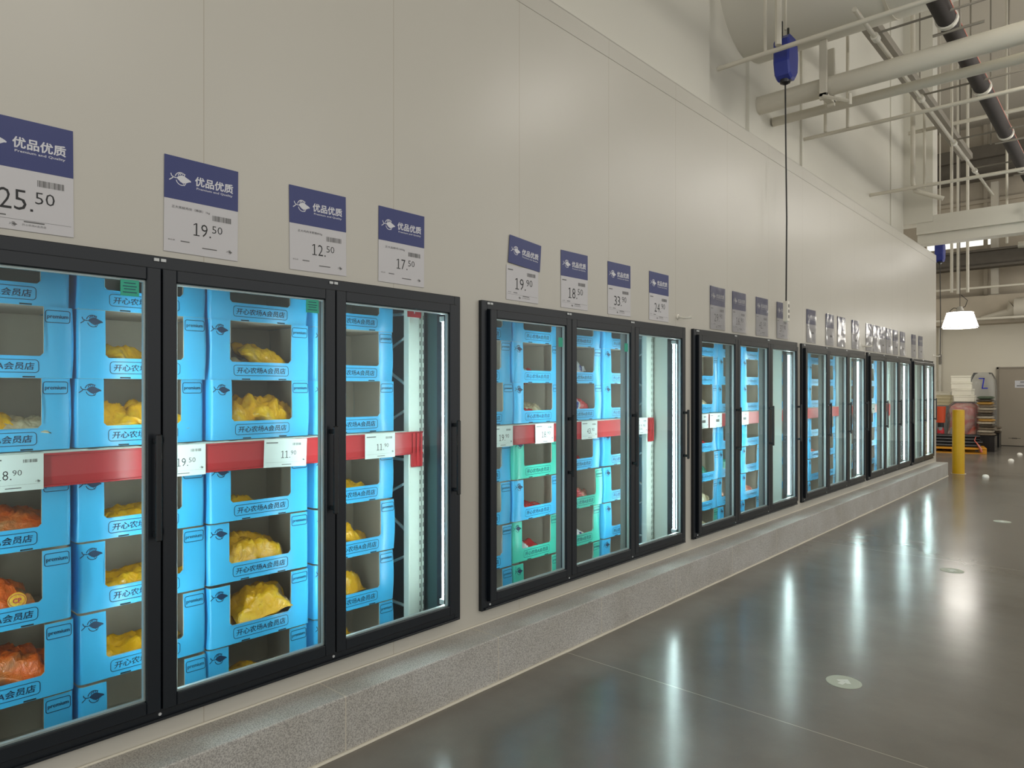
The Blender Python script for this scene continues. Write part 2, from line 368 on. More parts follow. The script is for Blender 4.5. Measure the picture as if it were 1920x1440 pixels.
# ------------------------------------------------------------------ setting
BAYS = [.25, 2.818, 5.36, 7.90, 10.43, 12.95]
NDOOR = [3, 3, 3, 3, 3, 2]
BW = lambda i: .09+.77*NDOOR[i]
ZB, ZT = .328, 2.107
WALL_END = 14.95; WTOP = 4.09; WY0 = -4.0
w = MB()
w.box(-.12, 0, WY0, WALL_END, .0, ZB); w.box(-.12, 0, WY0, WALL_END, ZT, WTOP)
prev = WY0
for i, g in enumerate(BAYS):
    w.box(-.12, 0, prev, g, ZB, ZT); prev = g+BW(i)
w.box(-.12, 0, prev, WALL_END, ZB, ZT)
struct(w.build('wall_left', M['wall']))
struct(MB().box(-2.2, -.12, WALL_END-.12, WALL_END, 0, WTOP).build('wall_end', M['wall']))
struct(MB().box(-2.2, -2.1, WY0, WALL_END-.12, 0, 2.75).build('wall_freezer_back', M['inner']))
struct(MB().box(-2.1, -.12, WY0, WALL_END-.12, 0, .13).build('floor_freezer', M['innerfloor']))
struct(MB().box(-2.1, -.12, WY0, WALL_END-.12, 2.6, 2.75).build('ceiling_freezer', M['inner']))
struct(MB().box(-.7, -.12, WY0, WALL_END-.12, WTOP-.08, WTOP-.005).build('ceiling_cold_room_top', M['wall']))
struct(MB().box(0, .003, WY0, WALL_END, WTOP-.13, WTOP+.002).box(-.1, .003, WY0, WALL_END, WTOP, WTOP+.006).build('trim_1', M['wall']))
struct(MB().box(-3.5, 12, -8, 24.5, -.1, 0).build('floor', M['floor']))
# tall building wall above the cold room
u = MB(); u.box(-.75, -.6, WY0-4, 15.2, WTOP-.2, 9.2)
u.box(-.6, -.5, WY0-4, 6.72, WTOP-.2, 9.2)
u.box(-.6, -.56, 7.85, 8.2, WTOP-.2, 9.2)
u.box(-.6, -.57, 9.6, 9.66, WTOP-.2, 9.2)
u.box(-.6, -.58, 14.2, 14.26, WTOP-.2, 9.2)
struct(u.build('wall_upper', M['upper']))
struct(MB().box(-.75, -.1, 15.2, 15.6, 4.8, 9.2).build('wall_upper_column', M['upper']))
struct(MB().box(-3.5, 12, -8, 24.5, 9.2, 9.35).build('ceiling', M['ceil']))
# kerb
kb = MB().box(.002, .216, WY0, 14.82, 0, .248).mesh('kerb', M['kerb'])
k = struct(link('trim_2', kb)); bv = k.modifiers.new('b', 'BEVEL'); bv.width = .006; bv.segments = 2
struct(MB().path([(0.006, WY0, .25), (.006, 14.8, .25)], .006, 6).build('trim_3', M['caulk']))
cp = [(.222+.003*noise.noise(Vector((y*.37, 1, 0))), y*.1, .002) for y in range(-40, 149)]
struct(MB().path(cp, [.009+.004*noise.noise(Vector((y*.13, 3, 0))) for y in range(-40, 149)], 6).path([(.22, 14.83, .002), (.0, 14.83, .002)], .008, 6).build('trim_4', M['caulk']))
# back end of the hall
struct(MB().box(-3.5, 12, 23.8, 24, 0, 3.42).build('wall_back', M['backwall']))
cw = MB(); cw.box(-3.5, 12, 24, 24.2, 3.3, 5.75); cw.box(-3.5, 12, 24, 24.2, 6.15, 9.2); cw.box(-.3, 12, 24, 24.2, 5.75, 6.15); cw.box(-3.5, -1.95, 24, 24.2, 5.75, 6.15)
for x in (-.5, 1.35, 3.2, 5): cw.box(x, x+.1, 23.93, 24.0, 4.3, 9.2)
cw.box(-3.5, 12, 23.9, 24.0, 6.95, 7.05)
struct(cw.build('wall_back_upper', M['conc']))
struct(MB().box(-1.95, -.3, 24.12, 24.16, 5.75, 6.15).build('window_1', M['skyp']))
struct(MB().box(-3.6, -3.5, 14, 24.5, 0, 9.2).build('wall_back_left', M['backwall']))
struct(MB().box(-.32, -.16, 23.78, 23.8, 0, 1.27).build('trim_5', M['tile']))

# end beams of the upper hall
tag(MB().box(-.38, 6, 15.22, 15.5, 4.58, 4.92).box(-.38, 6, 15.3, 15.6, 4.40, 4.58).build('roof_beam', M['upper']), 'wide pale painted beam crossing the hall beyond the freezer wall end', 'beam')
sb = MB().box(-3, 8, 23.0, 23.4, 8.0, 8.35).box(-3, 8, 23.15, 23.25, 7.55, 8.0).box(-3, 8, 23.0, 23.4, 7.45, 7.55)
tag(sb.build('steel_girder', M['dsteel']), 'dark steel girder high on the far concrete wall', 'beam')
sb = MB().box(-3.4, 8, 22.8, 23.2, 5.38, 5.44).box(-3.4, 8, 22.96, 23.04, 5.0, 5.38).box(-3.4, 8, 22.8, 23.2, 4.94, 5.0)
tag(sb.build('steel_girder', M['dsteel']), 'brown grey steel girder just below the bright opening', 'beam')
tag(MB().box(-3.4, 8, 23.2, 23.8, 3.42, 4.2).build('concrete_ledge', M['conc']), 'concrete ledge running above the white back wall', 'ledge')
d = root('air_duct', 'long round grey duct lying along the ledge above the back wall', 'duct', (0, 22.9, 3.75))
MB().path([(.35, 0, 0), (8, 0, 0)], [.29, .29], 20).build('duct_tube', M['steel'], d, .6)
MB().path([(-.4, 0, -.2), (.2, 0, -.1), (.36, 0, 0)], [.05, .12, .29], 20).build('duct_reducer', M['steel'], d, .6)
tag(MB().path([(-3.4, 22.55, 3.5), (8, 22.55, 3.5)], .035, 10).build('conduit', M['pipe'], None, .6), 'thin white conduit along the foot of the far ledge', 'pipe', 'thin conduits on the far wall')
tag(MB().path([(-3.4, 22.5, 4.35), (8, 22.5, 4.35)], .03, 10).path([(.9, 22.5, 4.35), (.9, 22.5, 4.7)], .03, 8).build('conduit', M['pipe'], None, .6), 'white conduit with a short riser in front of the concrete ledge', 'pipe', 'thin conduits on the far wall')

# ------------------------------------------------------------------ freezer doors
def make_surround(i):
    W = BW(i); r = root('freezer_door_surround', '', 'door frame', (0, BAYS[i], 0))
    f = MB()
    X0, X1, t = -.12, .026, .045
    f.rbox(X0, X1, 0, t, ZB, ZT, .003); f.rbox(X0, X1, W-t, W, ZB, ZT, .003)
    f.rbox(X0, X1, t, W-t, ZT-.05, ZT, .003); f.rbox(X0, X1, t, W-t, ZB, ZB+.05, .003)
    f.rbox(X1-.002, X1+.012, .02, W-.02, ZB+.006, ZB+.016, .002)
    f.build('frame', M['frame'], r)
    for k in range(1, NDOOR[i]):
        y = t+.77*k
        MB().rbox(-.062, -.016, y-.028, y+.028, ZB+.05, ZT-.05, .003).build('mullion', M['mull'], r)
    for k in range(NDOOR[i]):
        y = t+.77*k+(.0 if k else .02)
        c = MB(); c.rbox(X1, X1+.006, y-.022, y-.003, ZT-.022, ZT-.010, .001); c.rbox(X1, X1+.006, y+.003, y+.022, ZT-.022, ZT-.010, .001)
        c.build('hinge_cap', M['cap'], r)
        s_ = MB(); s_.path([(X1, y, ZB+.03), (X1+.004, y, ZB+.03)], .006, 10); s_.build('screw', M['cap'], r, .6)
    return r
bay_names = ['leftmost freezer bay', 'second freezer bay', 'third freezer bay', 'fourth freezer bay', 'fifth freezer bay', 'two-door freezer bay at the far end']
bay_short = ['first freezer bay', 'second freezer bay', 'third freezer bay', 'fourth freezer bay', 'fifth freezer bay', 'sixth freezer bay']
for i in range(6):
    r = make_surround(i); r['label'] = 'black metal door surround of the ' + bay_names[i]; r['group'] = 'black door surrounds along the wall'

DW, DZ0, DZ1 = .764, ZB+.05, ZT-.05
def make_door_meshes():
    f = MB(); s = .052; X0, X1 = -.004, .05
    for (a, b, c, d_) in ((0, s, DZ0, DZ1), (DW-s, DW, DZ0, DZ1)): f.rbox(X0, X1, a, b, c, d_, .004)
    f.rbox(X0, X1, s, DW-s, DZ1-.05, DZ1, .004); f.rbox(X0, X1, s, DW-s, DZ0, DZ0+.05, .004)
    g = MB().box(.034, .038, s-.004, DW-s+.004, DZ0+.046, DZ1-.046).box(.012, .016, s-.004, DW-s+.004, DZ0+.046, DZ1-.046)
    sp = MB(); q = .007
    for a in (s, DW-s-q): sp.box(.016, .034, a, a+q, DZ0+.05, DZ1-.05)
    sp.box(.016, .034, s, DW-s, DZ0+.05, DZ0+.05+q); sp.box(.016, .034, s, DW-s, DZ1-.05-q, DZ1-.05)
    h = MB(); hy = DW-.024
    h.rbox(.078, .094, hy-.011, hy+.011, 1.03, 1.43, .004)
    for z in (1.045, 1.395): h.rbox(.05, .08, hy-.009, hy+.009, z, z+.02, .003)
    k = MB().box(-.012, -.004, .004, DW-.004, DZ0+.01, DZ0+.03).box(-.012, -.004, .004, DW-.004, DZ1-.03, DZ1-.01).box(-.012, -.004, .004, .024, DZ0, DZ1).box(-.012, -.004, DW-.024, DW-.004, DZ0, DZ1)
    return [('door_frame', f.mesh('door_frame', M['frame'])), ('glass_pane', g.mesh('glass_pane', M['glass'])), ('glazing_spacer', sp.mesh('glazing_spacer', M['spacer'])),
            ('handle', h.mesh('handle', M['handle'])), ('gasket', k.mesh('gasket', M['gasket']))]
dm = make_door_meshes()
dn = {3: ['left-hand', 'middle', 'right-hand'], 2: ['left-hand', 'right-hand']}
for i in range(6):
    for k_ in range(NDOOR[i]):
        r = root('freezer_door', 'tall black framed glass door, %s door of the %s' % (dn[NDOOR[i]][k_], bay_names[i]), 'freezer door', (0.002, BAYS[i]+.048+.77*k_, 0), group='glass freezer doors')
        for n_, me in dm: link(n_, me, r)

# teal temperature stickers inside some panes
STK = (.954, 1.716)
for i, k_, y in ((0, 0, STK[0]), (0, 1, STK[1])):
    r = root('glass_sticker', 'small teal sticker high on %s door of the first freezer bay' % ('left-hand' if k_ == 0 else 'middle'), 'sticker', (.0405, y, 1.972), group='teal stickers on the freezer glass')
    MB().box(0, .0006, -.032, .032, -.03, .03).build('sticker_card', M['teal'], r)
    t = MB()
    for z, a in ((.016, .02), (.004, .024), (-.006, .02), (-.018, .024)): t.box(.0008, .001, -a, a, z, z+.003)
    t.build('print', M['ink'], r)
for i, k_ in ((1, 0), (1, 1)):
    r = root('glass_sticker', 'small green sticker high on %s door of the second freezer bay' % ('left-hand' if k_ == 0 else 'middle'), 'sticker', (.0405, BAYS[i]+.048+.77*k_+.66, 1.90), group='teal stickers on the freezer glass')
    MB().box(0, .0006, -.022, .022, -.03, .03).build('sticker_card', M['teal'], r)

# ------------------------------------------------------------------ LED strips
def led(y, x, w_, label, z0=.42, z1=1.99, side=False):
    r = root('led_light_strip', label, 'light', (x, y, 0), group='vertical freezer light strips')
    if side:   # fixed to the jamb: lens faces into the room of the bay (towards -Y and -X)
        MB().rbox(-.02, .0, .0, .012, z0, z1, .002).build('housing', M['greyp' if w_ < .006 else 'ledbody'], r)
        MB().path([(-.004, -.004, z0+.01), (-.004, -.004, z1-.01)], w_, 8).build('tube', M['led'], r, .9)
        for z in (z0-.01, z1-.02): MB().rbox(-.022, .022, -.016, .014, z, z+.03, .003).build('end_cap', M['ledbody'], r)
    else:
        MB().rbox(-.02, .02, .0, .012, z0, z1, .002).build('housing', M['ledbody'], r)
        MB().path([(-.006, .018, z0+.01), (-.006, .018, z1-.01)], w_, 8).build('tube', M['led'], r, .9)
for i in range(6):
    W = BW(i); nm = bay_short[i]
    led(BAYS[i]+W-.058, -.045, .0055 if i == 0 else .008, 'white vertical light strip on the right jamb of the ' + nm, side=True)
    for k_ in range(1, NDOOR[i]):
        led(BAYS[i]+.045+.77*k_+.029, -.036, .009, 'vertical light strip by the %s inner post, %s' % (('left', 'right')[k_-1] if NDOOR[i] == 3 else 'only', nm))
    led(BAYS[i]+.046, -.08, .009, 'white vertical light strip behind the left jamb of the ' + nm)

# ------------------------------------------------------------------ racks
COLS = [.11, .63, 1.15, 1.69]; BXW = .505; XF = -.30
ROWZ = [.142, .425, .708, .991, 1.366, 1.641, 1.916]
def rack(i):
    W = BW(i)
    r = root('freezer_rack', 'white slotted storage rack carrying boxes inside the ' + bay_short[i], 'rack', (0, BAYS[i], 0), group='racks inside the freezer')
    y1 = 2.235 if NDOOR[i] == 3 else 1.45
    for (x, y) in ((-.30, y1+.045), (-1.12, y1+.045), (-1.12, -.08)):
        p = MB(); p.rbox(x-.02, x+.03, y, y+.075, .131, 2.45, .004)
        p.rbox(x-.02, x+.02, y+.078, y+.1, .131, 2.45, .003); p.rbox(x-.02, x+.02, y+.105, y+.122, .131, 2.45, .003)
        n = 44
        for q in range(n):
            z = .2+q*.05
            p.box(x+.0195, x+.0206, y+.087, y+.0915, z, z+.025, 1); p.box(x+.0195, x+.0206, y+.111, y+.1155, z, z+.025, 1)
        p.build('upright', [M['rack'], M['slot']], r)
    MB().rbox(-.9 if i == 0 else -.7, -.16, y1+.20, y1+.21, .14, 2.45, .002).build('side_panel', M['rack' if i else 'tealp'], r)
    b = MB()
    for q in range(5):
        z = .35+q*.42; b.path([(-.3, y1+.07, z), (-1.1, y1+.07, z+(.38 if q % 2 else -.0)+.02)], .009, 6)
        b.path([(-.3, y1+.07, z+.3), (-1.1, y1+.07, z-.05)], .008, 6)
    b.build('brace', M['rack'], r)
    s1 = MB()
    for q in range(12): s1.rbox(-1.1, -.29, -.06+q*(y1+.06)/12, -.06+(q+.8)*(y1+.06)/12, 1.335, 1.362, .002)
    s1.rbox(-.30, -.27, -.06, y1+.04, 1.30, 1.36, .003)
    s1.build('shelf_deck', M['rack'], r)
    s2 = MB().rbox(-1.1, -.29, -.06, y1, .131, .1405, .002); s2.build('lower_deck', M['dsteel'], r)
    rr = MB(); yr = y1+(.14 if i < 4 else .1)
    rr.rbox(-.268, -.262, -.06, yr, 1.228, 1.356, .002); rr.rbox(-.262, -.256, -.06, yr, 1.228, 1.236, .002); rr.rbox(-.262, -.256, -.06, yr, 1.348, 1.356, .002)
    rr.rbox(-.270, -.256, yr-.085, yr-.005, 1.155, 1.24, .003)
    for q in range(3): rr.rbox(-.256, -.250, yr-.08+q*.028, yr-.066+q*.028, 1.16, 1.345, .002)
    rr.build('price_rail', M['red'], r)
    return r
for i in range(6): rack(i)
# number plate at the top of the first rack
r = root('rack_number_plate', 'small red plate with a white number at the top of the first rack', 'sign', (-.25, 2.55, 2.05))
MB().rbox(0, .004, -.05, .05, -.045, .045, .001).build('plate', M['red'], r)
t = MB(); text(t, '1', 0, .0, .0045, None, .05); t.build('number', M['white'], r)

# ------------------------------------------------------------------ tray boxes
def box_body(seed, amp):
    rnd = random.Random(seed)
    H, D, Wd = .2745, .40, BXW
    rr_ = .016
    cols = []       # (y, x, nx, ny)
    cols.append((-Wd/2, -D)); cols.append((-Wd/2, -D*.5)); cols.append((-Wd/2, -rr_))
    cols.append((-Wd/2+rr_*.3, -rr_*.3)); cols.append((-Wd/2+rr_, 0))
    wy0, wy1 = -Wd/2+.098, Wd/2-.1
    for y in (wy0, wy0+.012, -.06, .06, wy1-.012, wy1): cols.append((y, 0))
    cols.append((Wd/2-rr_, 0)); cols.append((Wd/2-rr_*.3, -rr_*.3)); cols.append((Wd/2, -rr_)); cols.append((Wd/2, -D*.5)); cols.append((Wd/2, -D))
    rows = [0, .04, .084, .096, .15, .21, H]
    a1, a2 = rnd.uniform(-1, 1)*amp, rnd.uniform(-1, 1)*amp
    def dx(y, z, x):
        t = math.sin(PI*min(1, z/H)); e = abs(y)/(Wd/2)
        return (.010*amp*t*(.4+.6*e)*(1 if x > -.1 else 0)*rnd_s, .012*t*(a1 if y < 0 else a2)*(1 if e > .9 else .3*e))
    rnd_s = rnd.choice((-1, 1, 1))
    nC = len(cols)
    mb = MB()
    def grid(off, m, flip):
        vs = []
        for z in rows:
            for c, (y, x) in enumerate(cols):
                bx, by = dx(y, z, x)
                yy = y-(off if y > Wd/2-.03 else (-off if y < -Wd/2+.03 else 0)); xx = x-(off if x > -.02 else 0)
                vs.append((xx+bx, yy+by, z))
        fs = []
        for r_ in range(len(rows)-1):
            for c in range(nC-1):
                inw = 5 <= c <= 9 and r_ >= 2
                if inw:
                    if r_ == 2 and c in (5, 9):
                        a, b_, d_, e_ = r_*nC+c, r_*nC+c+1, (r_+1)*nC+c+1, (r_+1)*nC+c
                        fs.append((a, b_, e_) if c == 5 else (a, b_, d_))
                    continue
                fs.append((r_*nC+c, r_*nC+c+1, (r_+1)*nC+c+1, (r_+1)*nC+c))
        if flip: fs = [f[::-1] for f in fs]
        mb.add(vs, fs, m)
    grid(0, 0, False); grid(.004, 1, True)
    # cut edges of the window and the top rim
    mb.box(-.004, 0, wy0, wy1, .0835, .0842, 0)
    mb.box(-.004, 0, wy0-.0006, wy0, .098, H-.001, 1); mb.box(-.004, 0, wy1, wy1+.0006, .098, H-.001, 1)
    mb.box(-D, -.005, -Wd/2+.004, Wd/2-.004, 0, .004, 1)
    mb.box(-D-.004, -D, -Wd/2, Wd/2, 0, H, 1)
    for y in (-.10, .085): mb.box(.0004, .0012, y, y+.04, .002, .007, 2)
    ys = [c[0] for c in cols[4:12]]
    def front_x(y, z):      # the bulged front face at (y, z), interpolated over the same grid as the faces
        def seg(a, v):
            v = min(max(v, a[0]), a[-1]-1e-6)
            for k in range(len(a)-1):
                if v <= a[k+1]: return k, (v-a[k])/(a[k+1]-a[k])
            return len(a)-2, 1
        i_, u = seg(ys, y); j_, v = seg(rows, z); g = lambda a, b: dx(ys[a], rows[b], 0)[0]
        return (g(i_, j_)*(1-u)+g(i_+1, j_)*u)*(1-v)+(g(i_, j_+1)*(1-u)+g(i_+1, j_+1)*u)*v
    return mb, front_x
_bm = {}; _dec = {}
def decals(fx):
    out = []
    for nme in ('fish_emblem', 'premium_mark', 'shop_name_mark'):
        mk = MB()
        if nme == 'fish_emblem': fish(mk, -.204, .230, .082, .0)
        elif nme == 'premium_mark':
            mk.stroke(rrect(.2, .238, .082, .046, .008), .0028, 0, closed=True)
            for d_ in (0, .0005, -.0005): text(mk, 'premium', .2+d_, .236, 0, .070, .019)
        else:
            mk.stroke(rrect(0, .045, .275, .048, .012), .0026, 0, closed=True)
            for d_ in (0, .0006, -.0006): text(mk, '开心农场A会员店', d_, .045+d_*.6, 0, .245, .028, slant=.12)
        mk.v = [(fx(v[1], v[2])+.0014, v[1], v[2]) for v in mk.v]
        out.append((nme, mk.mesh(nme, M['ink'])))
    return out
for s_ in range(4):
    for colr in ('blue', 'green'):
        mb_, fx_ = box_body(s_*7+3, (0.15, .9, .55, 1.1)[s_]); _bm[(colr, s_)] = mb_.mesh('tray_body', [M[colr], M['kraft'], M['slot']], .9)
    _dec[s_] = decals(fx_)
rowname = ['bottom row', 'second row up', 'third row up', 'row under red rail', 'row on red rail', 'row below the top', 'top row']
stackname = ['leftmost stack', 'second stack', 'third stack', 'rightmost stack']
GREENS = {(1, 1, 3), (1, 1, 1), (1, 1, 0), (1, 2, 2), (1, 2, 1), (1, 2, 0), (2, 1, 0)}
rnd = random.Random(5)
BOX = {}
def add_box(i, c, q):
    col = 'green' if (i, c, q) in GREENS else 'blue'
    jx = rnd.uniform(-.012, .01); jy = rnd.uniform(-.006, .006)
    stn = stackname[c] if NDOOR[i] == 3 else ('left stack', 'right stack')[c]
    loc = (XF+jx, BAYS[i]+COLS[c]+BXW/2+jy, ROWZ[q]); rz = R(rnd.uniform(-1.1, 1.1))
    r = root('cardboard_tray_box', '%s tray box, %s, %s, %s' % ('sea green' if col == 'green' else 'light blue', rowname[q], stn, bay_short[i]), 'box', loc, (0, 0, rz), group='cardboard tray boxes in the %s' % bay_short[i])
    v_ = rnd.randrange(4); link('tray_body', _bm[(col, v_)], r)
    for nme, me in _dec[v_]: link(nme, me, r)
    BOX[(i, c, q)] = (loc, rz)
for i in range(5):
    for c in range(4):
        for q in range(7): add_box(i, c, q)
for c in range(2):
    for q in (0, 1, 2, 3, 4): add_box(5, c, q)

# ------------------------------------------------------------------ bags of frozen food
def bag_mesh(seed, mname, L=.27, Wd=.20, T=.055, lump=.5):
    mb = MB(); nx, ny = 22, 16; vs = [[], []]
    o = Vector((seed*3.7, seed*1.3, 0))
    for sgn in (0, 1):
        for j in range(ny+1):
            for i_ in range(nx+1):
                u = -1+2*i_/nx; v = -1+2*j/ny
                e = max(0, 1-abs(u)**2.6)**.6*max(0, 1-abs(v)**3.2)**.5
                p = Vector((u*2.2, v*1.8, sgn*5.0))+o
                n1 = noise.noise(p); n2 = abs(noise.noise(p*2.9)); n3 = noise.noise(Vector((u*1.4, v*1.4, 9))+o)
                z = (1 if sgn else -.55)*T*e*(1+lump*n1-.55*n2)
                z += .03*n3*(.4+abs(u))*(1 if abs(u) > .6 else .4)
                w_ = 1+.10*noise.noise(Vector((u*2, sgn*0, 3))+o)-.12*(abs(u) > .86)*noise.noise(Vector((v*3, 7, 0))+o)
                vs[sgn].append((v*Wd/2*w_, u*L/2*(1+.06*noise.noise(Vector((v*2, 5, 0))+o)), z+.5*T))
    n = nx+1; V = vs[0]+vs[1]; K = len(vs[0]); fs = []
    for j in range(ny):
        for i_ in range(nx):
            a = j*n+i_; fs.append((a, a+1, a+n+1, a+n)); fs.append((K+a, K+a+n, K+a+n+1, K+a+1))
    for i_ in range(nx): fs.append((i_, K+i_, K+i_+1, i_+1)); a = ny*n+i_; fs.append((a, a+1, K+a+1, K+a))
    for j in range(ny): a = j*n; fs.append((a, a+n, K+a+n, K+a)); a = j*n+nx; fs.append((a, K+a, K+a+n, a+n))
    mb.add(V, fs); return mb.mesh('bag', M[mname], 3.1)
_bags = {}
def get_bag(kind, s_, fat):
    key = (kind, s_, fat)
    if key not in _bags: _bags[key] = bag_mesh(s_+hash(len(kind)*7) % 5, kind, T=(.035, .06, .085)[fat])
    return _bags[key]
KN = {'b_yellow': 'yellow', 'b_orange': 'orange', 'b_red': 'red', 'b_white': 'blue white', 'b_beige': 'beige', 'b_teal': 'teal', 'b_pink': 'pinkish'}
def add_bag(i, c, q, kind, dx, dy, dz=0, rz=0, tilt=0, roll=0, fat=1, s_=0, where='inside'):
    loc, bz = BOX[(i, c, q)]
    ca, sa = abs(math.cos(R(rz))), abs(math.sin(R(rz))); ex = ca*.10+sa*.13; ey = sa*.10+ca*.13
    lift = .10*(abs(math.sin(R(tilt)))+abs(math.sin(R(roll)))); dz += lift*.8
    dx = min(dx, -ex-.006-.25*lift); dy = max(-(.24-ey), min(.24-ey, dy))
    p = Vector(loc)+Matrix.Rotation(bz, 3, 'Z') @ Vector((dx, dy, .006+dz))
    o = link('frozen_food_bag', get_bag(kind, s_, fat)); o.location = p; o.rotation_euler = (R(roll), R(tilt), R(rz))
    stn = stackname[c] if NDOOR[i] == 3 else ('left stack', 'right stack')[c]
    side = 'on the left' if dy < -.06 else ('on the right' if dy > .06 else 'in the middle')
    pos = '%s, %s' % (side, {0: 'lying low', 1: 'plump', 2: 'heaped high'}[fat])
    tag(o, '%s %s bag %s, %s, %s, %s' % (pos.split(', ')[1].split()[0], KN[kind], side, rowname[q], stn, bay_short[i]), 'bag', 'bags in the %s' % bay_short[i])
    return o
Y_ = 'b_yellow'; O_ = 'b_orange'; R_ = 'b_red'; W_ = 'b_white'; BE = 'b_beige'; TE = 'b_teal'; PK = 'b_pink'
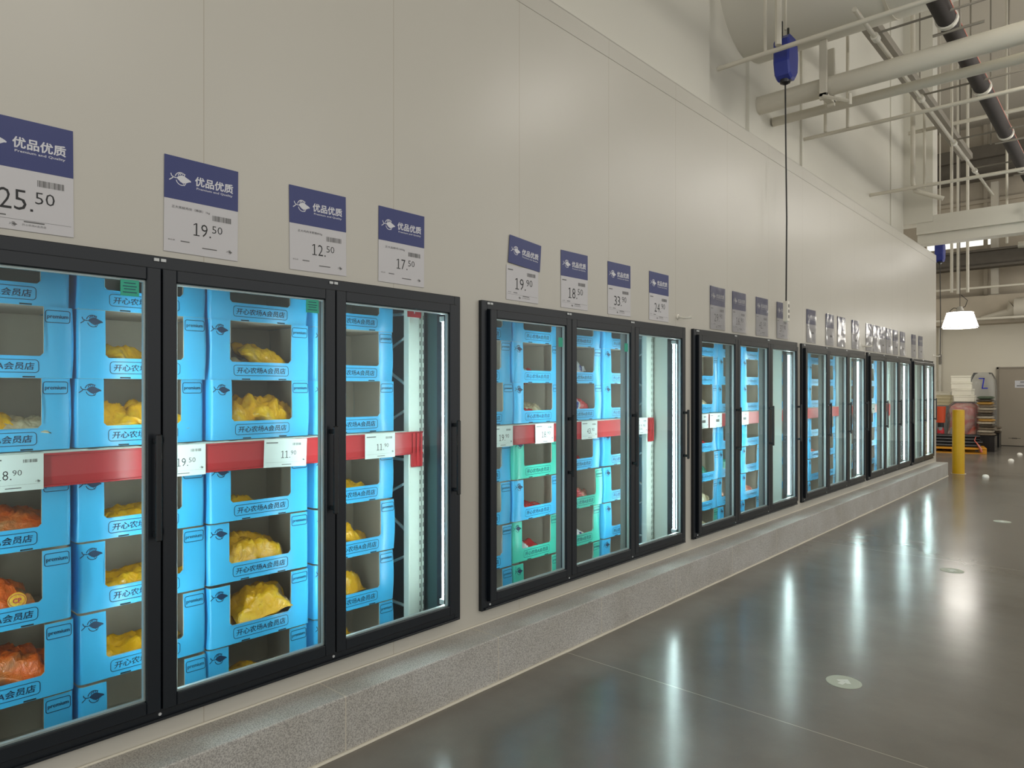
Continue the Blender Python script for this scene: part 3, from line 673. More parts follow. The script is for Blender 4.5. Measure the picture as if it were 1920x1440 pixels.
bl = [
 # first bay
 (0, 0, 4, Y_, -.13, -.04, .02, 10, 10, 0, 2, 0), (0, 0, 4, BE, -.15, .12, .03, 80, 0, 0, 1, 1),
 (0, 0, 3, O_, -.14, -.1, .02, 20, 0, 8, 2, 1), (0, 0, 3, O_, -.12, .09, .03, 5, 12, -5, 1, 2),
 (0, 0, 2, O_, -.12, .0, .02, 0, 14, 0, 2, 3), (0, 0, 1, O_, -.14, -.1, .02, 30, 0, 8, 2, 0), (0, 0, 1, O_, -.13, .1, .01, -20, 0, -18, 2, 4),
 (0, 1, 5, Y_, -.15, -.07, .02, 30, 6, -12, 1, 1),
 (0, 1, 4, Y_, -.11, -.11, .03, 84, 10, 0, 2, 2), (0, 1, 4, Y_, -.12, .03, .03, 95, 8, 0, 2, 3), (0, 1, 4, Y_, -.13, .15, .03, 80, 0, 0, 1, 0),
 (0, 1, 3, Y_, -.13, -.06, .0, 10, 6, 0, 1, 4), (0, 1, 3, Y_, -.16, .12, .01, 60, 0, 0, 1, 2),
 (0, 1, 2, Y_, -.14, -.06, .0, 10, 8, 0, 1, 1), (0, 1, 2, Y_, -.15, .09, .01, 30, 0, -8, 1, 3),
 (0, 1, 1, Y_, -.14, -.05, .0, -10, 8, 0, 1, 0), (0, 1, 1, Y_, -.13, .1, .0, 60, 0, -6, 1, 2),
 (0, 2, 5, Y_, -.12, .04, .015, -6, 14, -24, 1, 1), (0, 2, 5, BE, -.15, -.09, .015, 5, 0, 0, 1, 3),
 (0, 2, 4, Y_, -.13, -.16, .02, 80, 0, 0, 1, 1), (0, 2, 4, Y_, -.11, -.05, .035, 20, 10, 10, 2, 0), (0, 2, 4, Y_, -.12, .11, .03, 10, 14, -6, 2, 3),
 (0, 2, 3, Y_, -.15, -.08, .0, 5, 0, 0, 1, 2),
 (0, 2, 2, Y_, -.13, -.1, .03, 15, 22, 0, 2, 4), (0, 2, 2, Y_, -.15, .03, .03, -10, 16, -16, 1, 1),
 (0, 2, 1, Y_, -.12, .05, .03, -4, 24, 14, 2, 2), (0, 2, 1, Y_, -.24, -.1, 0, 30, 0, 0, 1, 0),
 (0, 2, 0, Y_, -.15, .0, .0, 20, 6, 0, 1, 3),
 (0, 3, 3, Y_, -.15, -.03, .02, 10, 4, 0, 1, 3), (0, 3, 2, Y_, -.13, -.07, .045, 5, 10, -14, 1, 0), (0, 3, 2, Y_, -.15, .05, .0, 50, 0, 0, 1, 4),
 (0, 3, 1, Y_, -.14, -.03, .02, 20, 10, -8, 2, 1), (0, 3, 0, Y_, -.14, -.05, .02, 70, 14, 0, 2, 2),
 # second bay
 (1, 0, 4, R_, -.12, .05, .0, 10, 0, 0, 1, 0), (1, 0, 3, R_, -.13, .03, .04, 20, 10, 0, 1, 1), (1, 0, 2, R_, -.12, .0, .04, 0, 16, 0, 1, 2), (1, 0, 1, R_, -.13, .04, .03, 30, 14, 0, 2, 3),
 (1, 1, 5, R_, -.16, .0, .0, 0, 0, 0, 1, 1), (1, 1, 5, W_, -.1, -.09, -.0, 80, 0, 0, 1, 2), (1, 1, 4, R_, -.12, -.04, .0, 0, 0, 0, 1, 3), (1, 1, 4, BE, -.2, .1, .0, 80, 0, 0, 2, 1),
 (1, 1, 2, R_, -.14, .0, .0, 0, 0, 0, 1, 0), (1, 1, 1, R_, -.14, .0, .0, 10, 0, 0, 1, 1), (1, 1, 1, W_, -.12, -.08, .02, 60, 0, 0, 1, 3),
 (1, 2, 5, W_, -.12, -.04, .04, 8, 12, -8, 2, 0), (1, 2, 4, W_, -.11, -.07, .04, 15, 14, 0, 2, 1), (1, 2, 4, R_, -.12, .09, .03, -30, 10, -22, 1, 2),
 (1, 2, 3, R_, -.15, .0, .0, 0, 0, 0, 1, 2), (1, 2, 2, R_, -.12, -.07, .035, -12, 26, 10, 1, 3), (1, 2, 2, PK, -.15, .09, .03, 30, 0, 0, 1, 2),
 (1, 2, 1, W_, -.13, .02, .0, 8, 0, 0, 1, 3), (1, 2, 1, R_, -.2, -.08, .01, 80, 0, 0, 1, 0),
 # third bay
 (2, 1, 4, BE, -.13, .1, .02, 10, 10, 0, 1, 0), (2, 2, 4, BE, -.13, -.05, .02, 40, 10, 0, 1, 2), (2, 0, 3, PK, -.13, -.05, .0, 0, 0, 0, 1, 1), (2, 0, 2, R_, -.13, .05, .0, 0, 0, 0, 1, 2),
 (2, 0, 1, BE, -.12, -.1, .03, 80, 20, 0, 1, 1), (2, 1, 3, R_, -.13, .0, .02, 0, 0, 0, 1, 1), (2, 1, 2, TE, -.13, .05, .03, 20, 0, 0, 1, 0), (2, 1, 1, BE, -.13, .05, .03, 10, 0, 0, 2, 4),
 (2, 1, 0, BE, -.13, .05, .03, 10, 0, 0, 2, 3), (2, 2, 3, PK, -.14, .0, .0, 0, 0, 0, 1, 1), (2, 2, 2, TE, -.13, .0, .03, 0, 10, 0, 2, 3), (2, 2, 1, PK, -.13, -.05, .04, 30, 20, 0, 1, 2), (2, 2, 0, BE, -.13, .0, .0, 0, 0, 0, 1, 1),
 (2, 3, 1, PK, -.13, .0, .02, 0, 0, 0, 1, 0),
 # fourth and fifth bays
 (3, 0, 4, BE, -.13, .0, .02, 0, 0, 0, 1, 0), (3, 1, 3, BE, -.13, .0, .02, 0, 0, 0, 1, 1), (3, 1, 1, TE, -.13, .0, .02, 0, 0, 0, 1, 2), (3, 2, 2, PK, -.13, .0, .02, 0, 0, 0, 1, 3),
 (3, 2, 0, BE, -.13, .0, .02, 0, 0, 0, 1, 4), (4, 1, 1, R_, -.13, .0, .02, 0, 0, 0, 1, 0), (4, 0, 3, BE, -.13, .0, .02, 0, 0, 0, 1, 2), (4, 2, 1, R_, -.13, .0, .02, 0, 0, 0, 1, 3),
]
seen = {}
for b in bl:
    i, c, q, kind, dx, dy, dz, rz, ti, ro, fat, s_ = b
    o = add_bag(i, c, q, kind, dx, dy, dz, rz, ti, ro, fat, s_)
    if b[:4] == (0, 0, 2, O_):
        lg = MB(); n = 24
        loc, bz = BOX[(0, 0, 2)]
        t = MB(); disc_pts = [(.03*math.cos(2*PI*k/n), .03*math.sin(2*PI*k/n)) for k in range(n)]
        t.poly(disc_pts, 0, 0); t.stroke([(.026*math.cos(2*PI*k/n), .022*math.sin(2*PI*k/n)) for k in range(n)], .002, .0006, 1, True); text(t, 'CP', 0, 0, .0008, .028, .018, 1, off=.03)
        lgo = t.build('logo_patch', [M['b_yellow'], M['redp']], o); lgo['label'] = 'round yellow logo patch'
        lgo.location = (.094, .075, .082); lgo.rotation_euler = (0, R(-30), 0)

# ------------------------------------------------------------------ price signs on the wall
def price_text(mb, whole, cents, cy, cz, h, x, m=0, thin=-.006):
    wv = {1: .6, 2: 1.25}[len(whole)]*h
    for k_, ch in enumerate(whole):
        yc = cy-.12*h-wv+wv*(k_+.5)/len(whole)
        if ch == '1':
            mb.add([(x, yc+dy*h, cz+dz*h) for dy, dz in ((-.06, -.42), (.05, -.42), (.05, .5), (-.06, .5))], [(0, 1, 2, 3)], m)
            mb.add([(x, yc+dy*h, cz+dz*h) for dy, dz in ((-.24, -.5), (.24, -.5), (.24, -.42), (-.24, -.42))], [(0, 1, 2, 3)], m)
            mb.add([(x, yc+dy*h, cz+dz*h) for dy, dz in ((-.24, .30), (-.06, .41), (-.06, .5), (-.24, .39))], [(0, 1, 2, 3)], m)
        else: text(mb, ch, yc, cz, x, .52*h, h, m, thin)
    mb.add([(x, cy+dy, cz-h/2+dz) for dy, dz in ((-.02*h, 0), (.10*h, 0), (.10*h, .12*h), (-.02*h, .12*h))], [(0, 1, 2, 3)], m)
    text(mb, cents, cy+.62*h, cz+.22*h, x, .85*h, h*.6, m, thin)
def barcode(mb, y0, z0, w_, h, x, seed, m=0):
    rd = random.Random(seed); y = y0
    while y < y0+w_:
        a = rd.choice((.001, .0015, .003)); mb.add([(x, y, z0), (x, min(y+a, y0+w_), z0), (x, min(y+a, y0+w_), z0+h), (x, y, z0+h)], [(0, 1, 2, 3)], m); y += a+rd.choice((.001, .0015, .002))
hdr = MB(); fish(hdr, -.088, .084, .086, .0016); [text(hdr, '优品优质', .048+a_, .088+b_, .0016+.00002*k_, .155, .036) for k_, (a_, b_) in enumerate(((0, 0), (.001, 0), (-.001, 0), (0, .001), (0, -.001), (.0008, .0008), (-.0008, -.0008)))]; text(hdr, 'Premium and Quality', .05, .058, .0016, .148, .011, off=.01)
hdrm = hdr.mesh('header_lettering', M['white'])
cardh = MB().rbox(0, .0014, -.1485, .1485, 0, .168, .0004).mesh('header_card', M['navy'])
cardp = MB().rbox(0, .0012, -.1485, .1485, -.208, 0, .0004).mesh('price_card', M['paper'])
slm = MB().box(.0035, .0038, -.153, .153, -.214, .172).mesh('clear_sleeve', M['sleeve'])
def curl_sleeve(seed):
    mb = MB(); n = 10; m_ = 14; vs = []; rd = Vector((seed*2.1, seed, 0))
    for j in range(m_+1):
        for k in range(n+1):
            u = k/n; v = j/m_; vs.append((.004+.012*abs(noise.noise(Vector((u*2, v*3, 0))+rd))+(.02*(1-v)**2*u if seed % 2 else 0), -.153+.306*u, -.214+.386*v))
    fs = [(j*(n+1)+k, j*(n+1)+k+1, (j+1)*(n+1)+k+1, (j+1)*(n+1)+k) for j in range(m_) for k in range(n)]
    return mb.add(vs, fs).mesh('clear_sleeve', M['sleeve'], 3.1)
SG = [(.485, '25', '50', '0', ''), (1.09, '19', '50', '1', '正大黑椒鸡块（精装）1kg'), (1.624, '12', '50', '1', '正大鸡肉洋葱圈850g'), (2.111, '17', '50', '1', '正大盐酥鸡1000g'),
      (3.05, '19', '90', '0', ''), (3.577, '18', '50', '0', ''), (4.117, '33', '90', '0', ''), (4.68, '24', '90', '0', ''),
      (5.707, '29', '90', 's', ''), (6.16, '16', '90', 's', ''), (6.696, '41', '50', 's', ''), (7.228, '37', '90', 's', ''),
      (8.107, '', '', 'b', ''), (8.762, '', '', 'b', ''), (9.203, '', '', 'b', ''), (9.79, '', '', 'b', ''),
      (10.43, '', '', 'b', ''), (10.775, '', '', 'b', ''), (11.12, '', '', 'b', ''), (11.465, '', '', 'b', ''), (11.86, '', '', 'b', ''), (12.30, '', '', 'b', ''),
      (13.048, '', '', 'b', ''), (13.541, '', '', 'b', '')]
_near = {0: 'cut off by the left photo edge', 16: 'leftmost of six over fifth bay', 17: 'second of six over fifth bay', 18: 'third of six over fifth bay', 19: 'fourth of six over fifth bay', 20: 'fifth of six over fifth bay', 21: 'last of six over fifth bay',
         12: 'leftmost of four over fourth bay', 13: 'second of four over fourth bay', 14: 'third of four over fourth bay', 15: 'rightmost of four over fourth bay', 22: 'left of the pair over last bay', 23: 'right of the pair over last bay',
         8: 'leftmost of four over the third bay', 9: 'second of four over the third bay', 10: 'third of four over the third bay', 11: 'beside the socket strip'}
for n_, (y0, a, c, st, nm) in enumerate(SG):
    lab = 'navy and white price sign' + (' reading %s.%s' % (a, c) if a and n_ < 9 else ' in clear sleeve') + (', ' + _near[n_] if n_ in _near else '')
    if 0 < n_ < 8: lab += ', above the ' + bay_short[n_//4]
    rd = random.Random(n_)
    x0 = .002
    r = root('price_sign', lab, 'price sign', (x0, y0+.1485, 2.342), (R(rd.uniform(-1, 1)*.6), 0, 0), group='price signs on the freezer wall')
    h = link('header_card', cardh, r); hl = link('header_lettering', hdrm, h); 
    if n_ == 4: h.rotation_euler = (R(-4.5), 0, 0); h.location = (.003, .012, .004)
    p = link('price_card', cardp, r)
    if n_ >= 8: h.location = (0, 0, 0); p.rotation_euler = (R(rd.uniform(-1.5, 1.5)), 0, 0)
    t = MB(); X = .0016
    if a:
        price_text(t, a, c, .03 if st == '1' else .02, -.105, .05 if st == '1' else .068, X)
        bc = MB(); barcode(bc, .04, -.058 if st == '1' else -.05, .08, .022, X, n_, 0); bc.build('barcode', M['greyink'], p)
        t.build('price_lettering', M['black'], p); t = MB()
        if nm: text(t, nm, -.045, -.03, X, .15 if n_ == 1 else .125, .0125, 0)
        else: t.box(X, X+.0002, -.135, -.09, -.028, -.022, 1)
        text(t, '单位:袋', -.12, -.16, X, .026, .006, 1); t.box(X, X+.0002, -.085, -.05, -.163, -.159, 1)
        t.box(X, X+.0002, .0, .06, -.178, -.174, 1)
        if st == '1': fish(t, .112, -.175, .026, X, 1)
        else:
            t.box(X, X+.0002, -.14, .14, -.172, -.1712, 1); fish(t, -.03, -.188, .024, X, 1); text(t, '开心农场A会员店', .03, -.187, X, .07, .007, 1); 
    else:
        t.box(X, X+.0002, -.13, -.06, -.03, -.025, 1); t.box(X, X+.0002, .0, .08, -.11, -.085, 1); t.box(X, X+.0002, -.13, .13, -.172, -.171, 1)
    t.build('small_print', [M['black'], M['greyink']], p)
    if n_ >= 8: link('clear_sleeve', curl_sleeve(n_) , r)

# small spray nozzles above the bays
for j, (y, z, lb) in enumerate(((5.13, 2.19, 'second'), (10.30, 2.19, 'fourth'), (14.7, 2.21, 'sixth'))):
    r = root('wall_nozzle', 'small white bent nozzle sticking out above the right end of the %s freezer bay' % lb, 'nozzle', (0, y, z), group='bent white nozzles on the freezer wall')
    MB().lathe([(.0, .0), (.022, 0), (.022, .006), (.012, .012)], 14).build('flange', M['socket'], r, .6).rotation_euler = (0, R(90), 0)
    MB().path([(.01, 0, 0), (.05, .005, -.012), (.085, .015, -.012), (.10, .035, -.006)], [.01, .009, .009, .014], 10).build('pipe_stub', M['socket'], r, .6)

# shelf price tags
TG = [(.63, '18', '90', 0, 'leftmost'), (1.262, '19', '50', 0, 'second'), (1.64, '11', '90', 0, 'third'), (2.215, '11', '90', 0, 'rightmost'),
      (3.19, '19', '90', 1, 'leftmost'), (3.62, '18', '90', 1, 'second'), (4.15, '43', '90', 1, 'third'), (4.88, '12', '90', 1, 'rightmost'),
      (5.93, '', '', 2, 'leftmost'), (6.22, '', '', 2, 'second'), (6.85, '', '', 2, 'third'), (8.5, '', '', 3, 'left'), (9.35, '', '', 3, 'right'), (10.75, '', '', 4, 'left'), (11.6, '', '', 4, 'right')]
for y0, a, c, i, wh in TG:
    wd = .20 if i < 2 else .26
    if i == 0 and wh == 'leftmost': y0 = .555
    if i == 0 and wh == 'second': y0 = 1.165
    if i == 0 and wh == 'third': wd = .225
    r = root('shelf_price_tag', 'white price tag on red rail, %s in the %s' % (wh, bay_short[i]) + (', reading %s.%s' % (a, c) if a and a not in ('43', '12') else ''), 'price tag', (-.252, y0+wd/2, 1.292), (R(-2 if wh == 'third' and i == 0 else 0), 0, 0), group='price tags on the red shelf rails')
    MB().rbox(0, .001, -wd/2, wd/2, -.068, .066, .0003).build('tag_card', M['tagpaper'], r)
    t = MB(); X = .0014
    if a: price_text(t, a, c, -.004 if y0 == .555 else .02, -.008, .034 if i == 0 else .04, X)
    else: t.box(X, X+.0002, 0, .07, -.015, .01, 1)
    t.build('price_lettering', [M['black'], M['greyink']], r); t = MB()
    bc = MB(); barcode(bc, .035, .035, .045, .012, X, i*7+len(a), 0); bc.build('barcode', M['greyink'], r)
    t.box(X, X+.0002, -wd/2+.01, -wd/2+.07, .046, .051, 1); t.box(X, X+.0002, -wd/2+.01, wd/2-.01, -.045, -.0445, 1); t.box(X, X+.0002, -.02, .03, -.058, -.055, 1)
    fish(t, wd/2-.018, -.036, .018, X, 1)
    t.build('small_print', [M['black'], M['greyink']], r)

# ------------------------------------------------------------------ ceiling services
def pipe(pts, r_, label, group=None, m='pipe', name='ceiling_pipe', n=14, cat='pipe', extra=None):
    mb = MB(); mb.path(pts, r_, n)
    o = mb.build(name, M[m], None, .7); tag(o, label, cat, group); return o
GP = 'thin white sprinkler pipes'
pipe([(-.5, 6.9, 4.98), (7, 6.9, 4.98)], .024, 'thin white sprinkler pipe crossing in front of the nearer blue cable reel', GP)
pipe([(-.58, 9.66, 4.99), (7, 9.66, 4.99)], .024, 'thin white sprinkler pipe just below and behind the big white pipe', GP)
pipe([(-.1, 13.3, 5.95), (7, 13.3, 5.95)], .032, 'white sprinkler pipe with a hanging end cap, between two lower pipes', GP)
pipe([(-.6, 12.9, 4.91), (7, 12.9, 4.91)], .028, 'lowest and farthest white sprinkler pipe crossing above the wall end', GP)
r = root('large_pipe', 'large white pipe leaving the upper wall and crossing the hall', 'pipe', (0, 8.13, 4.98))
MB().path([(-.58, 0, 0), (8, 0, 0)], .105, 24).build('pipe_tube', M['pipe'], r, .7)
MB().path([(.16, 0, 0), (.2, 0, 0)], .118, 24).path([(2.9, 0, 0), (2.94, 0, 0)], .118, 24).build('pipe_collar', M['pipe'], r, .7)
pipe([(-.58, 8.62, 4.93), (8, 8.62, 4.93)], .055, 'medium white pipe running just behind the large one')
r = root('round_air_duct', 'huge round white duct entering the upper wall at the top of the photo', 'duct', (0, 7.87, 6.22))
MB().path([(-.6, 0, 0), (8, 0, 0)], .78, 40).build('duct_tube', M['upper'], r, .7)
MB().path([(.9, 0, 0), (.93, 0, 0)], .785, 40).build('duct_seam', M['pipe'], r, .7)
# dark insulated pipe parallel to the wall with white hanger rings
r = root('insulated_pipe', 'thick dark insulated pipe with white hanger rings running along the hall', 'pipe', (1.42, 0, 5.2))
MB().path([(0, 2, 0), (0, 22.4, 0)], .085, 18).build('insulation', M['rubber'], r, .7)
MB().path([(.086, 2, .01), (.086, 22.4, .01)], .004, 6).build('orange_wire', M['orangep'], r, .7)
for y in (5.9, 7.85, 9.9, 11.9, 13.9):
    MB().path([(0, y-.03, 0), (0, y+.03, 0)], .10, 18).build('hanger_ring', M['socket'], r, .7)
    MB().path([(-.13, y+.06, -.1), (.3, y+.06, -.1)], .014, 6).build('hanger_bar', M['greyband'], r)
# branch main parallel to the wall, with cross rods
r = root('branch_pipe', 'thin white pipe running lengthwise below the grey cable tray', 'pipe', (.85, 0, 5.16))
MB().path([(0, 6.9, -.04), (0, 15.2, -.04)], .022, 12).build('pipe_tube', M['pipe'], r, .7)
for y in (7.6, 9.57, 11.6, 13.3):
    MB().path([(0, y-.05, -.04), (0, y+.05, -.04)], .038, 12).build('coupling', M['socket'], r, .7)
    MB().path([(0.03, y, .0), (2.6, y, .0)], .012, 8).build('cross_rod', M['greyband'], r)
tag(MB().rbox(.36, .54, 4, 15.2, 5.85, 5.95, .004).build('cable_tray', M['greyband']), 'flat grey cable tray running lengthwise under the roof', 'cable tray')
# vertical hangers, each its own rod
GH = 'white ceiling hanger rods'
def hang(x, y, z0, z1, r_, label, m='pipe'): pipe([(x, y, z0), (x, y, z1)], r_, label, GH, m, 'hanger_rod', 8, 'rod')
hang(.0, 6.93, 4.98, 9.2, .018, 'thin white hanger rod left of the nearer blue reel')
hang(.16, 6.86, 5.0, 9.2, .034, 'thick white hanger pipe in front of the nearer blue reel')
r = root('pipe_bracket', 'white post and triangular bracket holding the large pipe near the wall', 'bracket', (.22, 8.13, 0))
MB().rbox(-.04, .04, .11, .15, 4.80, 5.45, .004).rbox(-.04, .04, -.15, -.11, 4.80, 5.45, .004).rbox(-.04, .04, -.15, .15, 4.83, 4.87, .004).build('post', M['pipe'], r)
MB().path([(.0, -.15, 4.83), (.28, -.15, 4.70)], .02, 6).path([(.28, -.15, 4.66), (.28, -.15, 4.78)], .02, 6).build('brace', M['pipe'], r)
hang(-.27, 9.6, 5.0, 9.2, .022, 'white hanger rod meeting the sprinkler pipe below the pipe bracket')
hang(.0, 9.62, 5.0, 9.2, .02, 'second white hanger rod on the pipe below the large one')
hang(.42, 11.6, 5.95, 9.2, .01, 'thin grey rod holding the cable tray midway', 'greyband')
hang(1.52, 7.91, 5.1, 9.2, .01, 'thin grey rod beside the nearest ring of the dark pipe', 'greyband')
hang(1.30, 9.96, 5.1, 9.2, .01, 'thin grey rod at the second ring of the dark pipe', 'greyband')
hang(1.68, 9.96, 5.1, 9.2, .01, 'thin grey rod right of the second ring of the dark pipe', 'greyband')
hang(1.24, 11.96, 5.1, 9.2, .01, 'thin grey rod at the third ring of the dark pipe', 'greyband')
hang(1.7, 11.96, 5.1, 9.2, .012, 'thin white rod right of the third ring of the dark pipe')
hang(.6, 12.93, 4.95, 9.2, .014, 'white rod rising from the farthest sprinkler pipe')
hang(1.0, 15.7, 4.3, 9.2, .02, 'white rod passing down past the pale beam')
hang(-.27, 18.0, 3.74, 9.2, .03, 'white post hanging beyond the beam, left of three')
hang(-.15, 18.0, 3.7, 9.2, .028, 'white post hanging beyond the beam, middle of three')
hang(.03, 18.0, 3.72, 9.2, .03, 'white post hanging beyond the beam, right of three')
r = root('steel_post', 'stout pale steel post standing on the far ledge', 'post', (-.17, 23.5, 0))
MB().rbox(-.09, .09, -.09, .09, 4.24, 7.4, .01).build('post', M['steel'], r)
MB().rbox(-.14, .14, -.14, .14, 4.2, 4.24, .01).build('foot_plate', M['steel'], r)
pipe([(.03, 13.0, 9.2), (.03, 13.0, 5.02), (.06, 13.02, 4.88), (.45, 13.1, 4.70)], .036, 'white drop pipe with an elbow near the far end of the wall')
pipe([(.16, 13.2, 6.4), (.16, 13.2, 4.94)], .02, 'short thin white drop pipe beside the elbowed one')
# loose cable on the beam
cb = [(1.35, 15.15, 5.3), (1.36, 15.12, 4.85), (1.42, 15.1, 4.62), (1.55, 15.1, 4.5), (1.68, 15.12, 4.42), (1.8, 15.15, 4.33), (2.1, 15.2, 4.3)]
tag(MB().path(cb, .013, 6).build('loose_cable', M['cable'], None, 1), 'thin dark cable sagging over the pale beam', 'cable')
for x, y, z in ((1.36, 15.1, 4.8), (1.62, 15.08, 4.46)):
    tag(MB().rbox(x-.03, x+.03, y-.03, y+.03, z-.04, z+.04, .01).build('cable_clamp', M['dsteel']), 'small dark clamp %s on the loose cable at the beam' % ('upper' if z > 4.6 else 'lower'), 'clamp', 'clamps on the loose cable')
tag(MB().path([(1.15, 15.9, 4.28), (1.7, 15.9, 4.26), (2.6, 15.9, 4.33), (5, 15.9, 4.4)], .06, 10).build('flexible_duct', M['steel'], None, 1), 'pale flexible hose hanging just under the beam', 'hose')

# ------------------------------------------------------------------ cable reels
def cable_reel(loc, zs, label, sm, cordlab, s=1.0):
    r = root('cable_reel', label, 'cable reel', loc)
    mb = MB(); pts = [(-.11, .14), (-.115, -.06), (-.085, -.17), (-.03, -.2), (.05, -.19), (.11, -.12), (.125, .02), (.11, .13), (.05, .19), (-.05, .19)]
    n = len(pts); vs = []
    for x, k in ((-.07, .9), (-.055, 1), (.055, 1), (.07, .9)): vs += [(x*s, p[0]*k*s, p[1]*k*s) for p in pts]
    fs = [tuple(range(n))[::-1], tuple(3*n+k for k in range(n))]
    for j in range(3): fs += [(j*n+k, j*n+(k+1) % n, (j+1)*n+(k+1) % n, (j+1)*n+k) for k in range(n)]
    mb.add(vs, fs).build('casing', M['reel'], r)
    MB().path([(0, .12*s, .12*s), (.0, .16*s, .05*s), (0, .15*s, -.04*s), (0, .11*s, -.12*s)], .012*s, 8).build('grip', M['handle'], r, 1)
    MB().lathe([(.012, -.05), (.05, -.03), (.055, .0), (.02, .02)], 14).build('cable_outlet', M['handle'], r, .8, (0, -.01*s, -.19*s))
    MB().path([(0, -.09*s, .3*s), (0, -.09*s, .17*s), (0, -.13*s, .12*s)], .01*s, 6).path([(0, .06*s, .3*s), (0, .06*s, .16*s)], .01*s, 6).build('hook', M['handle'], r)
    z0 = -.23; z1 = zs-loc[2]
    MB().path([(.0, -.01, z0), (.004, -.004, z0*.7+z1*.3), (.008, .008, z0*.4+z1*.6), (.0, .012, z1+.05)], .008, 8).build('cord', M['cable'], r, 1)
    q = MB().rbox(-.025, .025, -.012, .045, z1-.14, z1+.07, .005); q.build('socket_strip', M[sm], r)
    q = MB()
    for z in (z1-.09, z1-.035, z1+.02): q.rbox(.025, .027, .0, .034, z-.016, z+.016, .0008)
    q.build('socket_face', M['cable' if sm == 'gsocket' else 'gsocket'], r)
    return r
cable_reel((.12, 7.16, 4.98), 2.43, 'blue cable reel hanging above the third freezer bay, cord and white socket strip below', 'socket', '', 1.15)
cable_reel((-.22, 16.5, 4.42), 2.24, 'smaller looking blue cable reel hanging beyond the far end of the freezer wall', 'gsocket', '', 1.1)
# reel supports
hang(.12, 7.16, 5.28, 9.2, .012, 'thin rod from which the nearer blue reel hangs')
hang(-.22, 16.5, 4.72, 9.2, .012, 'thin rod from which the farther blue reel hangs')

# ------------------------------------------------------------------ lamps
def lamp(x, y, z, label, s=1.0, drop=9.2):
    r = root('high_bay_lamp', label, 'lamp', (x, y, z), group='white high bay lamps')
    MB().lathe([(.0, .17), (.22, .165), (.25, .15), (.345, -.16), (.34, -.175)], 32).build('refractor', M['lamp'], r, 1)
    MB().lathe([(.352, -.165), (.356, -.18), (.33, -.182)], 32).build('rim', M['lampmetal'], r, 1)
    MB().lathe([(.0, .30), (.05, .29), (.08, .2), (.24, .178), (.26, .16)], 24).build('housing', M['lampmetal'], r, .8)
    MB().path([(0, 0, .29), (0, 0, drop-z)], .008, 6).build('suspension', M['dsteel'], r)
    MB().path([(-.2, 0, .2), (-.12, 0, .27), (0, 0, .25), (.1, 0, .29), (.14, 0, .42), (.02, 0, .55)], .008, 6).build('lamp_cord', M['cable'], r, 1)
lamp(-.11, 17.98, 3.12, 'glowing white dome lamp hanging low beyond the end of the freezer wall', drop=9.2)
for j, y in enumerate((-.7, 1.73, 6.59, 9.02, 11.45, 13.88, 16.31, 18.74, 21.2)):
    lamp(2.85 if y != 1.73 else 4.6, y, 5.15, 'glowing white dome lamp high over the aisle, outside the photo, number %s along the aisle' % ('one', 'two', 'three', 'four', 'five', 'six', 'seven', 'eight', 'nine')[j])
for x_, w_n in ((-2.3, 'behind the freezer wall'), (2.5, 'just right of the photo')):  # unseen lamps added to brighten the back wall and the goods there
    lamp(x_, 18.6, 3.12, 'added white dome lamp hanging low to brighten the back wall, ' + w_n)
for j, y in enumerate((0, 6, 12, 18)):
    lamp(7.5, y, 5.3, 'glowing white dome lamp over the next aisle, outside the photo, row place %s' % ('one', 'two', 'three', 'four')[j])

# ------------------------------------------------------------------ floor things
r = root('floor_sticker', 'round pale green sticker with a white arrow, nearest on the floor', 'floor sticker', (1.61, 4.02, .001), (0, 0, R(-8)), group='round arrow stickers on the floor')
def disc_me():
    return MB().lathe([(.0, .0012), (.088, .0012), (.09, 0)], 40).mesh('disc', M['disc'], .5)
ar = MB(); 
ar.add([(a, b, .0018) for a, b in ((-.014, -.045), (.014, -.045), (.014, .005), (-.014, .005))], [(0, 1, 2, 3)])
ar.add([(a, b, .0018) for a, b in ((-.04, .0), (-.022, -.014), (0, .012), (.022, -.014), (.04, .0), (0, .046))], [(0, 1, 2, 5), (5, 2, 3, 4)])
arm = ar.mesh('arrow', M['discg']); dsm = disc_me()
link('disc', dsm, r); link('arrow', arm, r)
for loc, lab in (((1.59, 7.12, .001), 'round pale sticker on the floor, second from the camera'), ((1.59, 10.16, .001), 'round pale sticker on the floor, third from the camera')):
    r = root('floor_sticker', lab, 'floor sticker', loc, group='round arrow stickers on the floor'); link('disc', dsm, r); link('arrow', arm, r)
stm = MB().lathe([(.055, 0), (.055, .02), (.04, .045), (.0, .055)], 20).mesh('floor_stud', M['stud'], .8)
for loc, lab in (((.76, 15.04, .0), 'small white dome on the floor right of the yellow bollard, nearest of three'), ((.72, 18.8, 0), 'small white dome on the far floor, middle of three'), ((.68, 20.7, 0), 'small white dome on the floor nearest the grey door')):
    o = link('floor_dome', stm, None, loc); tag(o, lab, 'floor dome', 'small white domes on the far floor')

r = root('bollard', 'yellow painted steel bollard standing past the end of the kerb', 'bollard', (.29, 15.355, 0))
MB().lathe([(.10, 0), (.10, 1.19), (.096, 1.2)], 32).build('post', M['yel'], r, .8)
MB().lathe([(.097, 1.199), (.09, 1.205), (.0, 1.207)], 32).build('cap', M['yel'], r, .8)
MB().lathe([(.10, .001), (.125, .004), (.125, .0)], 32).build('base_ring', M['caulk'], r, .8)

